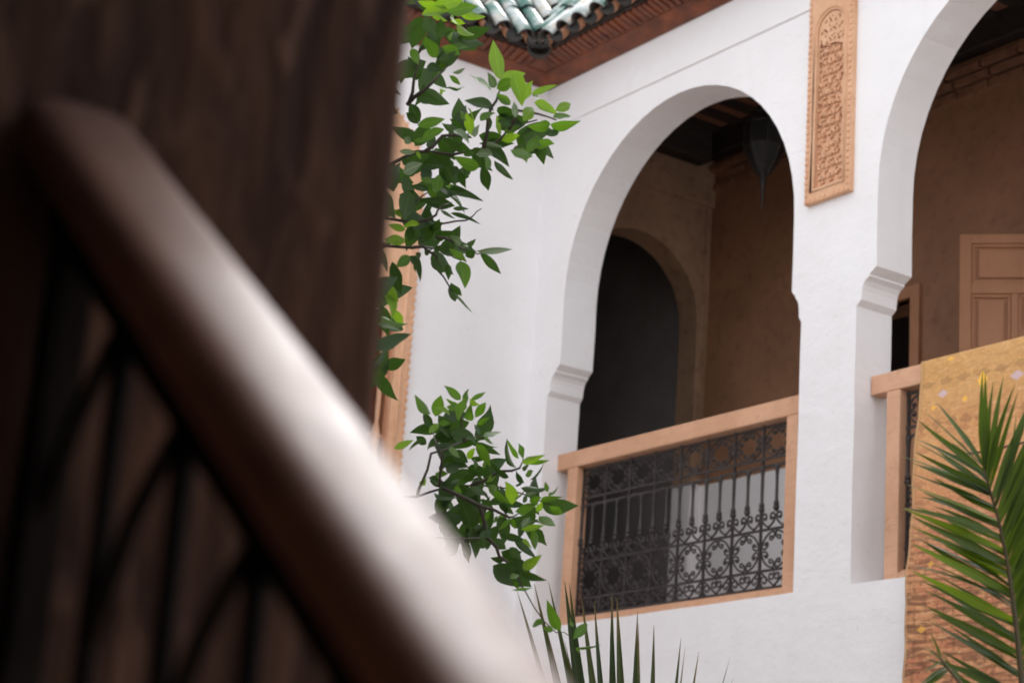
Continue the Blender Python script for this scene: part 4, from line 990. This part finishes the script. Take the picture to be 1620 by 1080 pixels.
lefts = [(736,1483,624,0),(740,1462,648,0),(747,1451,668,0),(756,1449,681,0),(766,1447,697,0),(776,1447,714,0),(775,1420,717,0),(802,1440,747,0),(826,1431,763,1),(850,1429,786,1),(872,1428,803,1),(890,1437,818,1),(905,1437,829,1),
         (925,1441,845,1),(940,1440,858,1),(955,1441,869,0),(982,1441,902,1),(1008,1460,931,0),(1034,1461,956,0),(1066,1466,979,0),(1105,1466,1024,0),(1140,1490,1058,0),(1175,1500,1092,0)]
for i, (by, tx, ty, lt) in enumerate(lefts):
    leaflet(by, tx, ty, 1.25, bool(lt) and i % 2 == 0, rp.uniform(-.08, .08))
    if i > 4: leaflet(by+9, tx+rp.uniform(8, 34), ty+rp.uniform(4, 14), 1.05, bool(lt) and i % 3 == 0, .06)
    if i > 2: leaflet(by+4, tx+rp.uniform(20, 60), ty+rp.uniform(0, 10), 1.1, False, .10)
for i, by in enumerate(range(790, 1110, 12)):
    bx, _ = on_spine(by); leaflet(by, bx+70+rp.uniform(-8, 12), by-190+rp.uniform(-14, 14)+i*3, 1.15, False, rp.uniform(-.1, .1))
# the next, lower frond and two that lean away out of the picture
for spn, tips in (([(1487,1040,PD-.25), (1530,1095,PD-.2), (1600,1230,PD-.1), (1670,1480,PD)], [((1487,1042),(1466,1022)),((1490,1046),(1462,1062)),((1497,1055),(1455,1082)),((1488,1042),(1480,1008)),((1505,1066),(1478,1018)),((1520,1085),(1492,1030)),((1530,1096),(1508,1035)),((1540,1110),(1470,1118)),((1500,1060),(1440,1095))]),
                  ([(1860,800,PD+.3), (1800,1000,PD+.2), (1720,1300,PD+.05), (1680,1500,PD)], [((1860-6*k, 800+26*k), (1790-5*k, 700+30*k)) for k in range(14)]+[((1860-6*k, 800+26*k), (1960-5*k, 760+30*k)) for k in range(14)]),
                  ([(2050,1050,PD-.3), (1900,1180,PD-.2), (1750,1400,PD-.05), (1680,1500,PD)], [((2040-24*k, 1060+26*k), (2040-30*k, 930+24*k)) for k in range(12)])):
    rach(spn, .0022, .009)
    for b, t in tips: leaflet(0, t[0], t[1], .9, False, -.15 if b[0] < 1600 else 0, base=b)

# spiky fan of blades at the bottom centre
FD = 5.5
fb = PX(1000, 1530, FD)
fan = thing('fan_palm', (fb.x, fb.y, GROUND), 'spiky dark green palm fan rising below the left balustrade', 'palm')
MB().lathe([(.10, GROUND), (.12, GROUND+.2), (.10, GROUND+1.2), (.085, fb.z-.1), (.05, fb.z+.02)], (fb.x, fb.y, 0), 12).obj('trunk', M_BARK, fan, smooth=True)
BL = [blade_mesh('blade', .036, q, M_FAN, .4, side=sd_) for q, sd_ in ((.0, 0), (.04, .02), (-.03, -.025))]
rf = random.Random(8)
tips = [(822,932,.9),(845,922,1),(871,918,1),(881,926,1.5),(884,924,1.2),(920,944,1.1),(930,945,.9),(948,934,1.1),(976,944,1.2),(998,966,1),(1010,986,.9),(1043,990,1.1),(1081,1010,.9),(1084,1022,.8),(1106,1030,.9),(1143,1036,.8),(1156,1068,.7),(861,985,.8),(905,1010,.8)]
for tx, ty, w in tips:
    b, t = PX(1000+(tx-980)*.12, 1530, FD), PX(tx, ty, FD+rf.uniform(-.25, .2))
    nrm = Matrix.Rotation(rf.gauss(.2, .5), 3, (t-b).normalized()) @ -b.normalized()
    place('blade', BL[rf.randrange(3)], fan, frame(b, t, nrm, w))
for k in range(16):
    a = k/15*PI*1.1-.15; tx, ty = 1000+520*math.cos(a), 1500-330*math.sin(a)*.9+rf.uniform(-30, 30)
    if ty < 1160 : ty = 1160+rf.uniform(0, 60)
    b, t = PX(1000, 1530, FD), PX(tx, ty, FD+rf.uniform(-.6, .5))
    place('blade', BL[rf.randrange(3)], fan, frame(b, t, Matrix.Rotation(rf.gauss(0, .5), 3, (t-b).normalized()) @ -b.normalized(), .9))
